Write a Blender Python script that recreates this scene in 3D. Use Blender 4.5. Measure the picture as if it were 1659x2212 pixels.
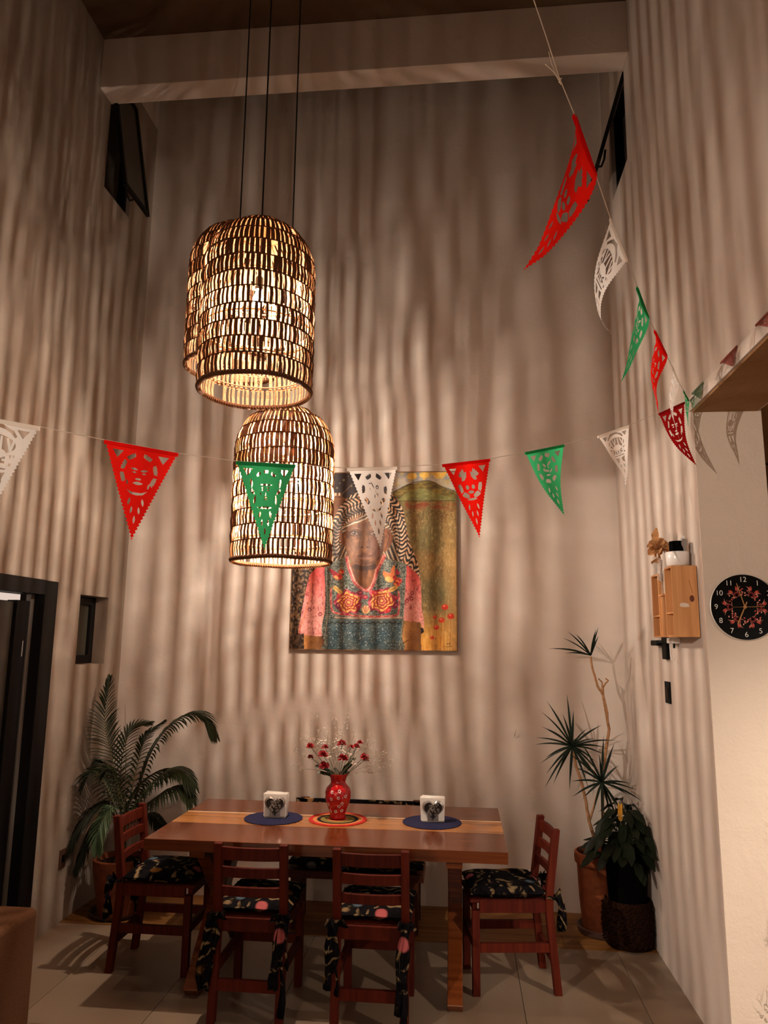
import bpy, bmesh, math, random
import numpy as np
from mathutils import Vector, Matrix, noise
from mathutils.geometry import delaunay_2d_cdt
random.seed(7)
for o in list(bpy.data.objects): bpy.data.objects.remove(o)
S = bpy.context.scene
C = S.collection
PI = math.pi
# ------------------------------------------------------------------ camera
EYE = Vector((0, 0, 1.75))
YAW, PITCH, ROLL, FPX = math.radians(-5.879), math.radians(9.9), math.radians(.63), 1600.0
_f = Vector((math.sin(YAW)*math.cos(PITCH), math.cos(YAW)*math.cos(PITCH), math.sin(PITCH)))
_r = Vector((math.cos(YAW), -math.sin(YAW), 0)); _u = _r.cross(_f)
_r2 = math.cos(ROLL)*_r + math.sin(ROLL)*_u; _u2 = -math.sin(ROLL)*_r + math.cos(ROLL)*_u
cam = bpy.data.objects.new('camera', bpy.data.cameras.new('camera')); C.objects.link(cam)
cam.matrix_world = Matrix(((_r2.x, _u2.x, -_f.x, 0), (_r2.y, _u2.y, -_f.y, 0), (_r2.z, _u2.z, -_f.z, 1.75), (0, 0, 0, 1)))
cam.data.sensor_fit = 'HORIZONTAL'; cam.data.sensor_width = 36; cam.data.lens = 36*FPX/1659
cam.data.clip_start = .05
S.camera = cam
# ------------------------------------------------------------------ world, exposure, large lights
w = bpy.data.worlds.new('night'); S.world = w; w.use_nodes = True
w.node_tree.nodes['Background'].inputs[0].default_value = (.02, .025, .04, 1)
w.node_tree.nodes['Background'].inputs[1].default_value = .1
S.view_settings.view_transform = 'Standard'; S.view_settings.look = 'None'
S.view_settings.gamma = 1; S.view_settings.use_curve_mapping = False
S.view_settings.exposure = 0.0
PENDANT_W = 26.0   # each of five stacked points along a filament
def lamp(name, typ, loc, energy, col, radius=.02, **kw):
    l = bpy.data.lights.new(name, typ); l.energy = energy; l.color = col
    if typ != 'AREA': l.shadow_soft_size = radius
    for k, v in kw.items(): setattr(l, k, v)
    o = bpy.data.objects.new(name, l); C.objects.link(o); o.location = loc
    return o
WARM = (1, .85, .71); NEUT = (1, .85, .73)
lamp('living_room_ceiling_light', 'POINT', (-3.3, -1.3, 2.852), 660, NEUT, .012)
b_l = lamp('camera_side_fill_light', 'AREA', (.2, -1.6, 2.72), 17, NEUT, shape='RECTANGLE', size=2.4, size_y=.8); b_l.rotation_euler = (math.radians(68), 0, 0)  # soft fill added behind the camera, not a lamp of the room
k = lamp('kitchen_spot_light', 'SPOT', (2.55, 1.75, 2.3), 330, WARM, .05, spot_size=math.radians(75), spot_blend=1.0)
k.rotation_euler = (Vector((1.5, 3.58, .15))-k.location).to_track_quat('-Z', 'Y').to_euler()
# ------------------------------------------------------------------ helpers
def at(x, y, Y=None, X=None, Z=None):
    d = _r2*((x-829.5)/FPX) + _u2*((1106-y)/FPX) + _f
    t = Y/d.y if Y is not None else X/d.x if X is not None else (Z-EYE.z)/d.z
    return EYE + d*t
def mesh(name, verts, faces, mat=None, smooth=False):
    me = bpy.data.meshes.new(name); me.from_pydata([tuple(v) for v in verts], [], faces)
    if mat is not None:
        for m in (mat if isinstance(mat, (list, tuple)) else [mat]): me.materials.append(m)
    if smooth: me.polygons.foreach_set('use_smooth', [True]*len(me.polygons))
    me.update(); return me
def link(name, me, parent=None, loc=None):
    o = bpy.data.objects.new(name, me); C.objects.link(o)
    if parent is not None: o.parent = parent
    if loc is not None: o.location = loc
    return o
class MB:
    def __init__(s): s.v = []; s.f = []
    def add(s, vs, fs):
        n = len(s.v); s.v += [Vector(v) for v in vs]; s.f += [tuple(i+n for i in f) for f in fs]; return s
    def box(s, a, b):
        x0, y0, z0 = a; x1, y1, z1 = b
        return s.add([(x0,y0,z0),(x1,y0,z0),(x1,y1,z0),(x0,y1,z0),(x0,y0,z1),(x1,y0,z1),(x1,y1,z1),(x0,y1,z1)],
                     [(0,3,2,1),(4,5,6,7),(0,1,5,4),(1,2,6,5),(2,3,7,6),(3,0,4,7)])
    def bar(s, p, q, wx, wy, up=(0,0,1), wx2=None, wy2=None):
        p = Vector(p); q = Vector(q); d = (q-p).normalized(); up = Vector(up)
        if abs(d.dot(up)) > .95: up = Vector((0, 1, 0))
        a = d.cross(up).normalized(); b = a.cross(d).normalized(); wx2 = wx2 or wx; wy2 = wy2 or wy
        vs = [p+a*sx*wx/2+b*sy*wy/2 for sx, sy in ((-1,-1),(1,-1),(1,1),(-1,1))] + [q+a*sx*wx2/2+b*sy*wy2/2 for sx, sy in ((-1,-1),(1,-1),(1,1),(-1,1))]
        return s.add(vs, [(0,3,2,1),(4,5,6,7),(0,1,5,4),(1,2,6,5),(2,3,7,6),(3,0,4,7)])
    def tube(s, pts, r, n=8, r2=None, cap=True):
        pts = [Vector(p) for p in pts]; m = len(pts); vs = []; prev = None
        for i, p in enumerate(pts):
            d = (pts[min(i+1, m-1)]-pts[max(i-1, 0)]).normalized()
            if prev is None:
                a = d.cross(Vector((0,0,1)))
                if a.length < .05: a = d.cross(Vector((0,1,0)))
            else: a = prev - d*prev.dot(d)
            a.normalize(); prev = a; b = d.cross(a)
            rr = r if r2 is None else r+(r2-r)*i/(m-1)
            if callable(r): rr = r(i/(m-1))
            vs += [p+(a*math.cos(2*PI*k/n)+b*math.sin(2*PI*k/n))*rr for k in range(n)]
        fs = [(i*n+k, i*n+(k+1)%n, (i+1)*n+(k+1)%n, (i+1)*n+k) for i in range(m-1) for k in range(n)]
        if cap: fs += [tuple(range(n))[::-1], tuple(range((m-1)*n, m*n))]
        return s.add(vs, fs)
    def lathe(s, prof, c=(0,0,0), n=32, cap0=True, cap1=False):
        c = Vector(c); vs = [c+Vector((r*math.cos(2*PI*k/n), r*math.sin(2*PI*k/n), z)) for r, z in prof for k in range(n)]
        fs = [(i*n+k, i*n+(k+1)%n, (i+1)*n+(k+1)%n, (i+1)*n+k) for i in range(len(prof)-1) for k in range(n)]
        if cap0: fs.append(tuple(range(n))[::-1])
        if cap1: fs.append(tuple(range((len(prof)-1)*n, len(prof)*n)))
        return s.add(vs, fs)
    def blade(s, pts, wid, up=(0,0,1), fold=.15):
        """long leaf: folded along the midrib, width profile wid(t)"""
        pts = [Vector(p) for p in pts]; m = len(pts); up = Vector(up); vs = []
        for i, p in enumerate(pts):
            d = (pts[min(i+1, m-1)]-pts[max(i-1, 0)]).normalized(); a = d.cross(up)
            if a.length < .05: a = d.cross(Vector((1,0,0)))
            a.normalize(); nn = a.cross(d); ww = wid(i/(m-1))
            vs += [p-a*ww+nn*ww*fold, p, p+a*ww+nn*ww*fold]
        fs = []
        for i in range(m-1): fs += [(i*3, i*3+1, i*3+4, i*3+3), (i*3+1, i*3+2, i*3+5, i*3+4)]
        return s.add(vs, fs)
    def xf(s, M): s.v = [M @ v for v in s.v]; return s
    def build(s, name, mat, parent=None, smooth=False, bevel=0, loc=None, seg=2):
        o = link(name, mesh(name, s.v, s.f, mat, smooth), parent, loc)
        if bevel:
            m = o.modifiers.new('bevel', 'BEVEL'); m.width = bevel; m.segments = seg; m.limit_method = 'ANGLE'; m.angle_limit = math.radians(40)
        if smooth:
            try: o.data.set_sharp_from_angle(angle=math.radians(50))
            except Exception: pass
        return o
def thing(name, label, cat, loc=(0,0,0), rz=0, group=None):
    o = bpy.data.objects.new(name, None); C.objects.link(o); o.location = loc; o.rotation_euler = (0,0,rz); o.empty_display_size = .1
    return tag(o, label, cat, group)
def tag(o, label=None, cat=None, group=None, kind=None):
    for k_, v in (('label', label), ('category', cat), ('group', group), ('kind', kind)):
        if v: o[k_] = v
    return o
def clamp_x(o, lo=None, hi=None):
    for c_ in [o]+list(o.children_recursive):
        if c_.type != 'MESH': continue
        ox = c_.matrix_world.translation.x if c_.parent is None else sum(p.location.x for p in chain(c_))
        for v in c_.data.vertices:
            if lo is not None and v.co.x+ox < lo: v.co.x = lo-ox
            if hi is not None and v.co.x+ox > hi: v.co.x = hi-ox
def chain(o):
    while o is not None: yield o; o = o.parent
def struct(o): o['kind'] = 'structure'; return o
def stuff(o): o['kind'] = 'stuff'; return o
# ------------------------------------------------------------------ materials
def nt(name):
    m = bpy.data.materials.new(name); m.use_nodes = True
    return m, m.node_tree, m.node_tree.nodes['Principled BSDF']
def N(t, typ, **kw):
    n = t.nodes.new(typ)
    for k_, v in kw.items():
        if k_.startswith('i_'):
            key = k_[2:]; key = int(key) if key.isdigit() else key.replace('_', ' ')
            n.inputs[key].default_value = v
        else: setattr(n, k_, v)
    return n
def ramp(t, fac, stops):
    n = N(t, 'ShaderNodeValToRGB'); e = n.color_ramp.elements
    while len(e) < len(stops): e.new(.5)
    for el, (p, c) in zip(e, stops): el.position = p; el.color = (*c, 1)
    t.links.new(fac, n.inputs[0]); return n
def coords(t, scale=(1,1,1), kind='Object', rot=(0,0,0)):
    tc = N(t, 'ShaderNodeTexCoord'); mp = N(t, 'ShaderNodeMapping')
    mp.inputs['Scale'].default_value = scale; mp.inputs['Rotation'].default_value = rot
    t.links.new(tc.outputs[kind], mp.inputs[0]); return mp.outputs[0]
def plain(name, col, rough=.5, metal=0, spec=.5, bump=0, bscale=60, var=.0, trans=0):
    m, t, b = nt(name); b.inputs['Base Color'].default_value = (*col, 1); b.inputs['Roughness'].default_value = rough
    b.inputs['Metallic'].default_value = metal; b.inputs['Specular IOR Level'].default_value = spec
    v = coords(t)
    if var or bump:
        n = N(t, 'ShaderNodeTexNoise', i_Scale=bscale, i_Detail=6.0); t.links.new(v, n.inputs[0])
        if var:
            r = ramp(t, n.outputs[0], [(.3, tuple(c*(1-var) for c in col)), (.7, tuple(min(1, c*(1+var)) for c in col))])
            t.links.new(r.outputs[0], b.inputs['Base Color'])
        if bump:
            bp = N(t, 'ShaderNodeBump', i_Strength=bump, i_Distance=.01); t.links.new(n.outputs[0], bp.inputs['Height']); t.links.new(bp.outputs[0], b.inputs['Normal'])
    if trans:
        tr = N(t, 'ShaderNodeBsdfTranslucent'); tr.inputs[0].default_value = (*col, 1); mx = N(t, 'ShaderNodeMixShader'); mx.inputs[0].default_value = trans
        t.links.new(b.outputs[0], mx.inputs[1]); t.links.new(tr.outputs[0], mx.inputs[2]); t.links.new(mx.outputs[0], t.nodes['Material Output'].inputs[0])
    return m
def plaster(name, c1, c2, strength=.25, rough_rel=0):
    m, t, b = nt(name); v = coords(t); b.inputs['Roughness'].default_value = .85; b.inputs['Specular IOR Level'].default_value = .2
    n = N(t, 'ShaderNodeTexNoise', i_Scale=.9, i_Detail=5.0, i_Distortion=.6); t.links.new(v, n.inputs[0])
    r = ramp(t, n.outputs[0], [(.32, c1), (.68, c2)]); t.links.new(r.outputs[0], b.inputs['Base Color'])
    n2 = N(t, 'ShaderNodeTexNoise', i_Scale=7.0, i_Detail=8.0, i_Distortion=1.2); t.links.new(v, n2.inputs[0])
    n3 = N(t, 'ShaderNodeTexNoise', i_Scale=90.0, i_Detail=3.0); t.links.new(v, n3.inputs[0])
    mx = N(t, 'ShaderNodeMix', data_type='FLOAT'); mx.inputs[0].default_value = .25; t.links.new(n2.outputs[0], mx.inputs[2]); t.links.new(n3.outputs[0], mx.inputs[3])
    bp = N(t, 'ShaderNodeBump', i_Strength=strength, i_Distance=.02); t.links.new(mx.outputs[0], bp.inputs['Height'])
    last = bp
    if rough_rel:
        mg = coords(t, (1, 1, .55), rot=(.2, .5, .1)); n4 = N(t, 'ShaderNodeTexNoise', i_Scale=11.0, i_Detail=4.0, i_Distortion=3.0); t.links.new(mg, n4.inputs[0])
        n5 = N(t, 'ShaderNodeTexNoise', i_Scale=2.2, i_Detail=2.0); t.links.new(mg, n5.inputs[0])
        r4 = ramp(t, n4.outputs[0], [(.50, (0,0,0)), (.56, (1,1,1)), (.62, (0,0,0))]); r5 = ramp(t, n5.outputs[0], [(.52, (0,0,0)), (.64, (1,1,1))])
        ml0 = N(t, 'ShaderNodeMath', operation='MULTIPLY'); t.links.new(r4.outputs[0], ml0.inputs[0]); t.links.new(r5.outputs[0], ml0.inputs[1])
        sz = N(t, 'ShaderNodeSeparateXYZ'); t.links.new(coords(t), sz.inputs[0]); mr = N(t, 'ShaderNodeMapRange'); mr.inputs[1].default_value = 1.7; mr.inputs[2].default_value = 1.0; t.links.new(sz.outputs[2], mr.inputs[0])
        ml = N(t, 'ShaderNodeMath', operation='MULTIPLY'); t.links.new(ml0.outputs[0], ml.inputs[0]); t.links.new(mr.outputs[0], ml.inputs[1])
        b2 = N(t, 'ShaderNodeBump', i_Strength=rough_rel, i_Distance=.012); t.links.new(ml.outputs[0], b2.inputs['Height']); t.links.new(bp.outputs[0], b2.inputs['Normal']); last = b2
    t.links.new(last.outputs[0], b.inputs['Normal']); return m
def wood(name, c1, c2, rough=.35, axis='X', scale=3.0, coat=0, grain=14):
    m, t, b = nt(name); b.inputs['Roughness'].default_value = rough; b.inputs['Coat Weight'].default_value = coat; b.inputs['Coat Roughness'].default_value = .08
    sc = {'X': (.6, grain, grain), 'Y': (grain, .6, grain), 'Z': (grain, grain, .6)}[axis]
    v = coords(t, sc); n = N(t, 'ShaderNodeTexNoise', i_Scale=scale, i_Detail=6.0, i_Distortion=.8); t.links.new(v, n.inputs[0])
    oi = N(t, 'ShaderNodeObjectInfo'); hs = N(t, 'ShaderNodeMath', operation='MULTIPLY_ADD'); hs.inputs[1].default_value = .22; hs.inputs[2].default_value = -.11
    t.links.new(oi.outputs['Random'], hs.inputs[0]); ad = N(t, 'ShaderNodeMath', operation='ADD'); t.links.new(n.outputs[0], ad.inputs[0]); t.links.new(hs.outputs[0], ad.inputs[1])
    r = ramp(t, ad.outputs[0], [(.3, c1), (.7, c2)]); t.links.new(r.outputs[0], b.inputs['Base Color'])
    b.inputs['Specular IOR Level'].default_value = .28 if coat else .12
    bp = N(t, 'ShaderNodeBump', i_Strength=.08, i_Distance=.004); t.links.new(n.outputs[0], bp.inputs['Height']); t.links.new(bp.outputs[0], b.inputs['Normal'])
    return m
def floral(name):
    m, t, b = nt(name); b.inputs['Roughness'].default_value = .85; b.inputs['Specular IOR Level'].default_value = .04
    v = coords(t, (1,1,1)); n = N(t, 'ShaderNodeTexNoise', i_Scale=9.0, i_Detail=2.0, i_Distortion=2.5); t.links.new(v, n.inputs[0])
    wv = N(t, 'ShaderNodeTexWave', wave_type='RINGS', i_Scale=4.5, i_Distortion=12.0, i_Detail=2.0, i_Detail_Scale=1.6); t.links.new(v, wv.inputs[0])
    r1 = ramp(t, wv.outputs[0], [(.70, (.003,.0025,.003)), (.82, (.08,.05,.022)), (1, (.20,.135,.07))])
    vo = N(t, 'ShaderNodeTexVoronoi', i_Scale=8.0); t.links.new(v, vo.inputs[0])
    r2 = ramp(t, vo.outputs['Distance'], [(.20, (1,1,1)), (.28, (0,0,0))])
    pk = ramp(t, vo.outputs['Color'], [(.30, (.003,.0025,.003)), (.42, (.42,.10,.10)), (.55, (.003,.0025,.003)), (.62, (.30,.14,.035)), (.8, (.05,.09,.12))])
    mx = N(t, 'ShaderNodeMix', data_type='RGBA'); t.links.new(r2.outputs[0], mx.inputs[0]); t.links.new(pk.outputs[0], mx.inputs[7])
    gate = ramp(t, n.outputs[0], [(.47, (0,0,0)), (.55, (1,1,1))]); m2 = N(t, 'ShaderNodeMix', data_type='RGBA'); t.links.new(gate.outputs[0], m2.inputs[0])
    m2.inputs[6].default_value = (.006,.005,.006,1); t.links.new(r1.outputs[0], m2.inputs[7]); t.links.new(m2.outputs[2], mx.inputs[6]); t.links.new(mx.outputs[2], b.inputs['Base Color'])
    return m
M = {}
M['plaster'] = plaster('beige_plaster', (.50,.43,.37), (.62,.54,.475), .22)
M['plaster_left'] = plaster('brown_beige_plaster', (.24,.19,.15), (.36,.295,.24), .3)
M['plaster_rough'] = plaster('rough_cream_plaster', (.58,.48,.39), (.66,.55,.45), .35, 1.0)
M['ceiling'] = plaster('dark_rough_ceiling', (.07,.04,.02), (.13,.08,.045), .35)
M['beam'] = plaster('beam_plaster', (.50,.42,.36), (.60,.51,.44), .15)
M['slab'] = plaster('board_marked_concrete', (.24,.12,.045), (.36,.20,.09), .4)
M['tile'] = plaster('beige_stone_tile', (.165,.108,.068), (.27,.195,.135), .03)
for nd in M['tile'].node_tree.nodes:
    if nd.type == 'BSDF_PRINCIPLED': nd.inputs['Roughness'].default_value = .32; nd.inputs['Specular IOR Level'].default_value = .5
M['grout'] = plain('grout', (.30,.23,.17), .9)
M['plank'] = wood('orange_brown_floor_plank', (.12,.048,.012), (.24,.11,.034), .4, 'X', 2.0)
M['frame'] = plain('black_metal_frame', (.005,.004,.004), .5, 0, .15)
M['dark_glass'] = plain('dark_door_glass', (.035,.032,.028), .25)
M['grey_glass'] = plain('grey_window_glass', (.06,.055,.042), .2, 0, .3)
M['night'] = plain('night_outside', (.002,.002,.002), 1)
M['table'] = wood('polished_red_brown_wood', (.070,.013,.003), (.14,.036,.008), .22, 'X', 2.2, .25)
M['table_light'] = wood('polished_honey_wood', (.24,.085,.02), (.40,.16,.045), .22, 'X', 2.0, .25)
M['inlay'] = plain('pale_inlay', (.62,.42,.24), .25)
M['chair'] = wood('red_brown_chair_wood', (.045,.0045,.0015), (.085,.010,.003), .6, 'Z', 3.0, 0)
M['bench'] = wood('dark_bench_wood', (.05,.012,.006), (.09,.026,.011), .45, 'X', 3.0)
M['floral'] = floral('black_floral_cloth')
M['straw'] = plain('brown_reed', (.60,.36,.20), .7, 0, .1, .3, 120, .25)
M['reed_out'] = plain('unlit_reed_outside', (.15,.055,.022), .6, 0, .15, .3, 120, .3)  # outer reed faces coloured darker, the unlit side put into the colour
M['rope'] = plain('dark_reed_rope', (.12,.045,.018), .8, 0, .2, .5, 200, .3)
M['cord'] = plain('black_cord', (.006,.006,.007), .6)
M['socket'] = plain('black_socket', (.02,.02,.02), .4)
M['terra'] = plain('terracotta', (.15,.038,.012), .8, 0, .2, .3, 25, .25)
M['terra_dark'] = plain('dark_saucer', (.05,.018,.010), .7)
M['black_pot'] = plain('black_plastic_pot', (.0015,.0015,.0015), .8, 0, .03)
M['basket'] = plain('dark_basket_weave', (.016,.006,.003), .9, 0, .04, .6, 90, .7)
M['soil'] = plain('soil', (.02,.012,.008), .95, 0, .1, .8, 60, .3)
M['palm'] = plain('palm_green', (.016,.020,.006), .5, 0, .22, 0, 8, .4, .2)
M['palm_pale'] = plain('pale_palm_green', (.12,.20,.10), .4, 0, .5, 0, 8, .3, .2)
M['stem'] = plain('palm_stem', (.09,.075,.03), .6, 0, .3, 0, 10, .3)
M['drac'] = plain('dracaena_green', (.008,.016,.009), .45, 0, .2, 0, 10, .4, .15)
M['trunk'] = plain('tan_cane', (.34,.17,.075), .75, 0, .3, .4, 70, .3)
M['lily_leaf'] = plain('dark_glossy_leaf', (.005,.009,.003), .5, 0, .18, 0, 10, .4, .05)
M['yellow'] = plain('yellow_petal', (.75,.40,.05), .6, 0, .3, 0, 20, .3, .3)
M['white_petal'] = plain('white_petal', (.75,.70,.62), .7, 0, .3, 0, 20, .1, .3)
M['red_petal'] = plain('deep_red_petal', (.30,.010,.012), .6, 0, .3, 0, 90, .5, .15)
M['leaf'] = plain('bouquet_leaf', (.016,.028,.010), .5, 0, .4, 0, 20, .4, .1)
M['twig'] = plain('pale_twig', (.30,.26,.17), .8)
M['vase'] = plain('glossy_red_glaze', (.42,.008,.010), .10, 0, .6)
M['vase_line'] = plain('dark_red_line', (.10,.003,.004), .3)
M['white_paint'] = plain('white_paint', (.8,.76,.72), .35)
M['navy'] = plain('navy_woven_mat', (.020,.020,.055), .9, 0, .1, .6, 240, .35)
M['mat_red'] = plain('red_woven', (.48,.030,.022), .9, 0, .1, .6, 240, .3)
M['mat_tan'] = plain('tan_woven', (.55,.20,.07), .9, 0, .1, .6, 240, .3)
M['mat_black'] = plain('black_woven', (.02,.014,.012), .9, 0, .1, .6, 240, .3)
M['mat_olive'] = plain('olive_woven', (.20,.15,.04), .9, 0, .1, .6, 240, .3)
M['silver'] = plain('aged_silver', (.34,.31,.28), .35, .7)
M['silver_dark'] = plain('dark_tarnish', (.03,.025,.022), .4, .8)
M['napkin'] = plain('white_napkin', (.82,.78,.72), .9)
M['box'] = wood('orange_pine', (.46,.20,.075), (.64,.32,.13), .5, 'Z', 2.0)
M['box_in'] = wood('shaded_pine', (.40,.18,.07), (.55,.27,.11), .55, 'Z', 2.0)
M['knot'] = plain('dark_knot', (.12,.025,.010), .6)
M['worn'] = plain('worn_white_patch', (.68,.56,.45), .7)
M['ceramic'] = plain('white_ceramic', (.74,.70,.66), .25)
M['dried'] = plain('dried_brown_petal', (.50,.25,.10), .75, 0, .3, 0, 30, .4, .2)
M['feather'] = plain('grey_white_feather', (.62,.56,.52), .8, 0, .2, 0, 60, .2)
M['black'] = plain('black_plastic', (.004,.004,.004), .5, 0, .08)
M['clock'] = plain('black_clock_face', (.003,.003,.003), .4, 0, .08)
M['clock_rim'] = plain('pale_clock_edge', (.60,.55,.48), .3)
M['numeral'] = plain('cream_numeral', (.85,.80,.72), .6)
M['gold'] = plain('gold_hand', (.48,.24,.08), .4, .4)
M['petal_print'] = plain('printed_coral', (.55,.075,.05), .6)
M['petal_print_pale'] = plain('printed_pale_coral', (.75,.28,.20), .6)
M['petal_print_dark'] = plain('printed_dark_red', (.20,.016,.012), .6)
M['sofa'] = plain('brown_upholstery', (.11,.05,.024), .95, 0, .1, .25, 140, .2)
M['string'] = plain('white_cotton_string', (.72,.62,.52), .9)
M['outlet'] = plain('brown_outlet_plate', (.10,.045,.025), .5)
def paper(name, col, tr): return plain(name, col, .8, 0, .15, 0, 14, .08, tr)
M['p_red'] = paper('red_tissue', (.90,.012,.006), .6)
M['p_darkred'] = paper('deep_red_tissue', (.50,.008,.010), .35)
M['p_green'] = paper('green_tissue', (.045,.46,.17), .68)
M['p_white'] = paper('white_tissue', (.96,.92,.87), .72)
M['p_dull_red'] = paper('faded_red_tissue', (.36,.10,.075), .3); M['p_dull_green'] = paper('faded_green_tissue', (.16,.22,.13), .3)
# bulb glass: lit envelope, still see-through
m, t, b = nt('lit_bulb_glass'); em = N(t, 'ShaderNodeEmission'); em.inputs[0].default_value = (1,.82,.55,1); em.inputs[1].default_value = 34
tp = N(t, 'ShaderNodeBsdfTransparent'); mx = N(t, 'ShaderNodeMixShader'); mx.inputs[0].default_value = .5
t.links.new(tp.outputs[0], mx.inputs[1]); t.links.new(em.outputs[0], mx.inputs[2]); t.links.new(mx.outputs[0], t.nodes['Material Output'].inputs[0]); M['bulb'] = m
m, t, b = nt('lit_filament'); em = N(t, 'ShaderNodeEmission'); em.inputs[0].default_value = (1,.85,.6,1); em.inputs[1].default_value = 150; t.links.new(em.outputs[0], t.nodes['Material Output'].inputs[0]); M['filament'] = m
m, t, b = nt('lit_strip'); em = N(t, 'ShaderNodeEmission'); em.inputs[0].default_value = (1,.80,.68,1); em.inputs[1].default_value = .75; t.links.new(em.outputs[0], t.nodes['Material Output'].inputs[0]); M['strip'] = m
# ------------------------------------------------------------------ room shell
XL, XR, YB, ZC, ZS = -2.5, 1.125, 5.36, 5.965, 2.865
def wall_cells(name, axis, lo, hi, us, vs, holes, mat, extra_skip=None):
    """slab between lo..hi on axis, cut into cells at us (horizontal) and vs (z), cells inside holes left open"""
    nu, nv = len(us)-1, len(vs)-1
    def kept(i, j):
        if not (0 <= i < nu and 0 <= j < nv): return False
        cu, cv = (us[i]+us[i+1])/2, (vs[j]+vs[j+1])/2
        return not any(a < cu < b_ and c < cv < d for a, b_, c, d in holes)
    mb = MB()
    P = (lambda a, u, v: (a, u, v)) if axis == 'X' else (lambda a, u, v: (u, a, v))
    for i in range(nu):
        for j in range(nv):
            if not kept(i, j): continue
            u0, u1, v0, v1 = us[i], us[i+1], vs[j], vs[j+1]
            for a in (lo, hi): mb.add([P(a,u0,v0), P(a,u1,v0), P(a,u1,v1), P(a,u0,v1)], [(0,1,2,3)])
            for (di, dj, q) in ((-1,0,((u0,v0),(u0,v1))), (1,0,((u1,v0),(u1,v1))), (0,-1,((u0,v0),(u1,v0))), (0,1,((u0,v1),(u1,v1)))):
                if not kept(i+di, j+dj): mb.add([P(lo,*q[0]), P(hi,*q[0]), P(hi,*q[1]), P(lo,*q[1])], [(0,1,2,3)])
    o = mb.build(name, mat)
    bm = bmesh.new(); bm.from_mesh(o.data); bmesh.ops.remove_doubles(bm, verts=bm.verts, dist=1e-5); bmesh.ops.recalc_face_normals(bm, faces=bm.faces); bm.to_mesh(o.data); bm.free()
    return struct(o)
WY0, WY1, WZ0, WZ1 = 4.57, 5.04, 4.92, 5.572
LY1, LZ1 = 4.97, 5.86                     # the left window runs up behind the beam
DY0, DZ1 = 2.6, 2.092
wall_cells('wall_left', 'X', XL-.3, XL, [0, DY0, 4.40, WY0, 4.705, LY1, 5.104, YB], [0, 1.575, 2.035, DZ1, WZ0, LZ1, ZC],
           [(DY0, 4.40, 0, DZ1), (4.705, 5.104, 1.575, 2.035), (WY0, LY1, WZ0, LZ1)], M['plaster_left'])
wall_cells('wall_right', 'X', XR, XR+.315, [-.3, 3.58, WY0, WY1, YB], [0, ZS, WZ0, WZ1, ZC],
           [(-.3, 3.58, 0, ZS), (WY0, WY1, WZ0, WZ1)], M['plaster'])
# the rough pier face that carries the clock
o = MB().box((XR+.001, 3.572, 0), (XR+.316, 3.58, ZS)).build('trim_1', M['plaster_rough']); struct(o)
struct(MB().box((XL-.3, YB, 0), (XR+.315, YB+.2, 6.6)).build('wall_back', M['plaster']))
struct(MB().box((XL-.3, -.5, ZS+.12), (XR, -.3, ZC)).build('wall_front', M['plaster']))
struct(MB().box((-5.2, -3.0, 0), (3.7, -2.8, ZS)).build('wall_front', M['plaster']))
struct(MB().box((-5.2, -2.8, 0), (-5.0, .3, ZS)).build('wall_side', M['plaster']))
struct(MB().box((-5.0, .0, 0), (XL-.3, .3, ZS)).build('wall_side', M['plaster']))
struct(MB().box((-5.2, -2.8, ZS), (XL-.3, .3, ZS+.12)).build('ceiling', M['plaster']))
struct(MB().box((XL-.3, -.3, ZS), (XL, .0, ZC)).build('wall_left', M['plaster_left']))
struct(MB().box((3.5, -2.8, 0), (3.7, 5.4, ZS)).build('wall_right', M['plaster']))
struct(MB().box((XL-.3, -.5, ZC), (XR+.315, 4.572, ZC+.15)).build('ceiling', M['ceiling']))
struct(MB().box((XL-.3, 4.572, 6.6), (XR+.315, YB+.2, 6.7)).build('ceiling', M['ceiling']))
struct(MB().box((XL-.3, 4.402, ZC+.15), (XR+.315, 4.572, 6.6)).build('trim_4', M['beam']))
for a_, b_ in ((XL-.3, XL), (XR, XR+.315)): struct(MB().box((a_, 4.572, ZC), (b_, YB, 6.6)).build('wall_left' if a_ < 0 else 'wall_right', M['plaster']))
struct(MB().box((XL-.3, -2.8, ZS), (XR, -.3, ZS+.12)).build('ceiling', M['plaster']))
sl = struct(MB().box((XR+.012, -2.8, ZS+.012), (3.7, 5.4, ZS+.07)).build('ceiling', M['slab']))
# board marks under the slab: each board is a piece
brd = mesh('ceiling_board', *(lambda q: (q.v, q.f))(MB().box((0,0,0), (.296, .996, .012))), mat=M['slab'])
for i in range(8):
    for j in range(5):
        if j == 4 and not i % 2: continue
        c = link('ceiling_board', brd, sl, (XR+.0+i*.30, 3.575-(j+1)*1.0-(.35 if i % 2 else 0), ZS-.011+random.uniform(0, .003)))
o = MB().box((XR-.012, -.3, ZS-.002), (XR+.01, 3.585, ZS+.062)).build('trim_2', M['plaster']); struct(o)
# dark boarded wall past the pier
wb = struct(MB().box((XR+.30, 4.75, 0), (3.7, 4.85, ZS)).build('wall_kitchen', M['bench']))
pm = mesh('plank', *(lambda q: (q.v, q.f))(MB().box((0,-.02,0), (1.9, 0, .355))), mat=wood('brown_wall_board', (.13,.055,.02), (.22,.10,.04), .6, 'X'))
for j in range(8): link('plank', pm, wb, (XR+.32, 4.748, .0+j*.358))
# beam
struct(MB().box((XL, 4.402, 5.575), (XR, 4.572, ZC)).build('trim_3', M['beam'], bevel=.004))
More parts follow.
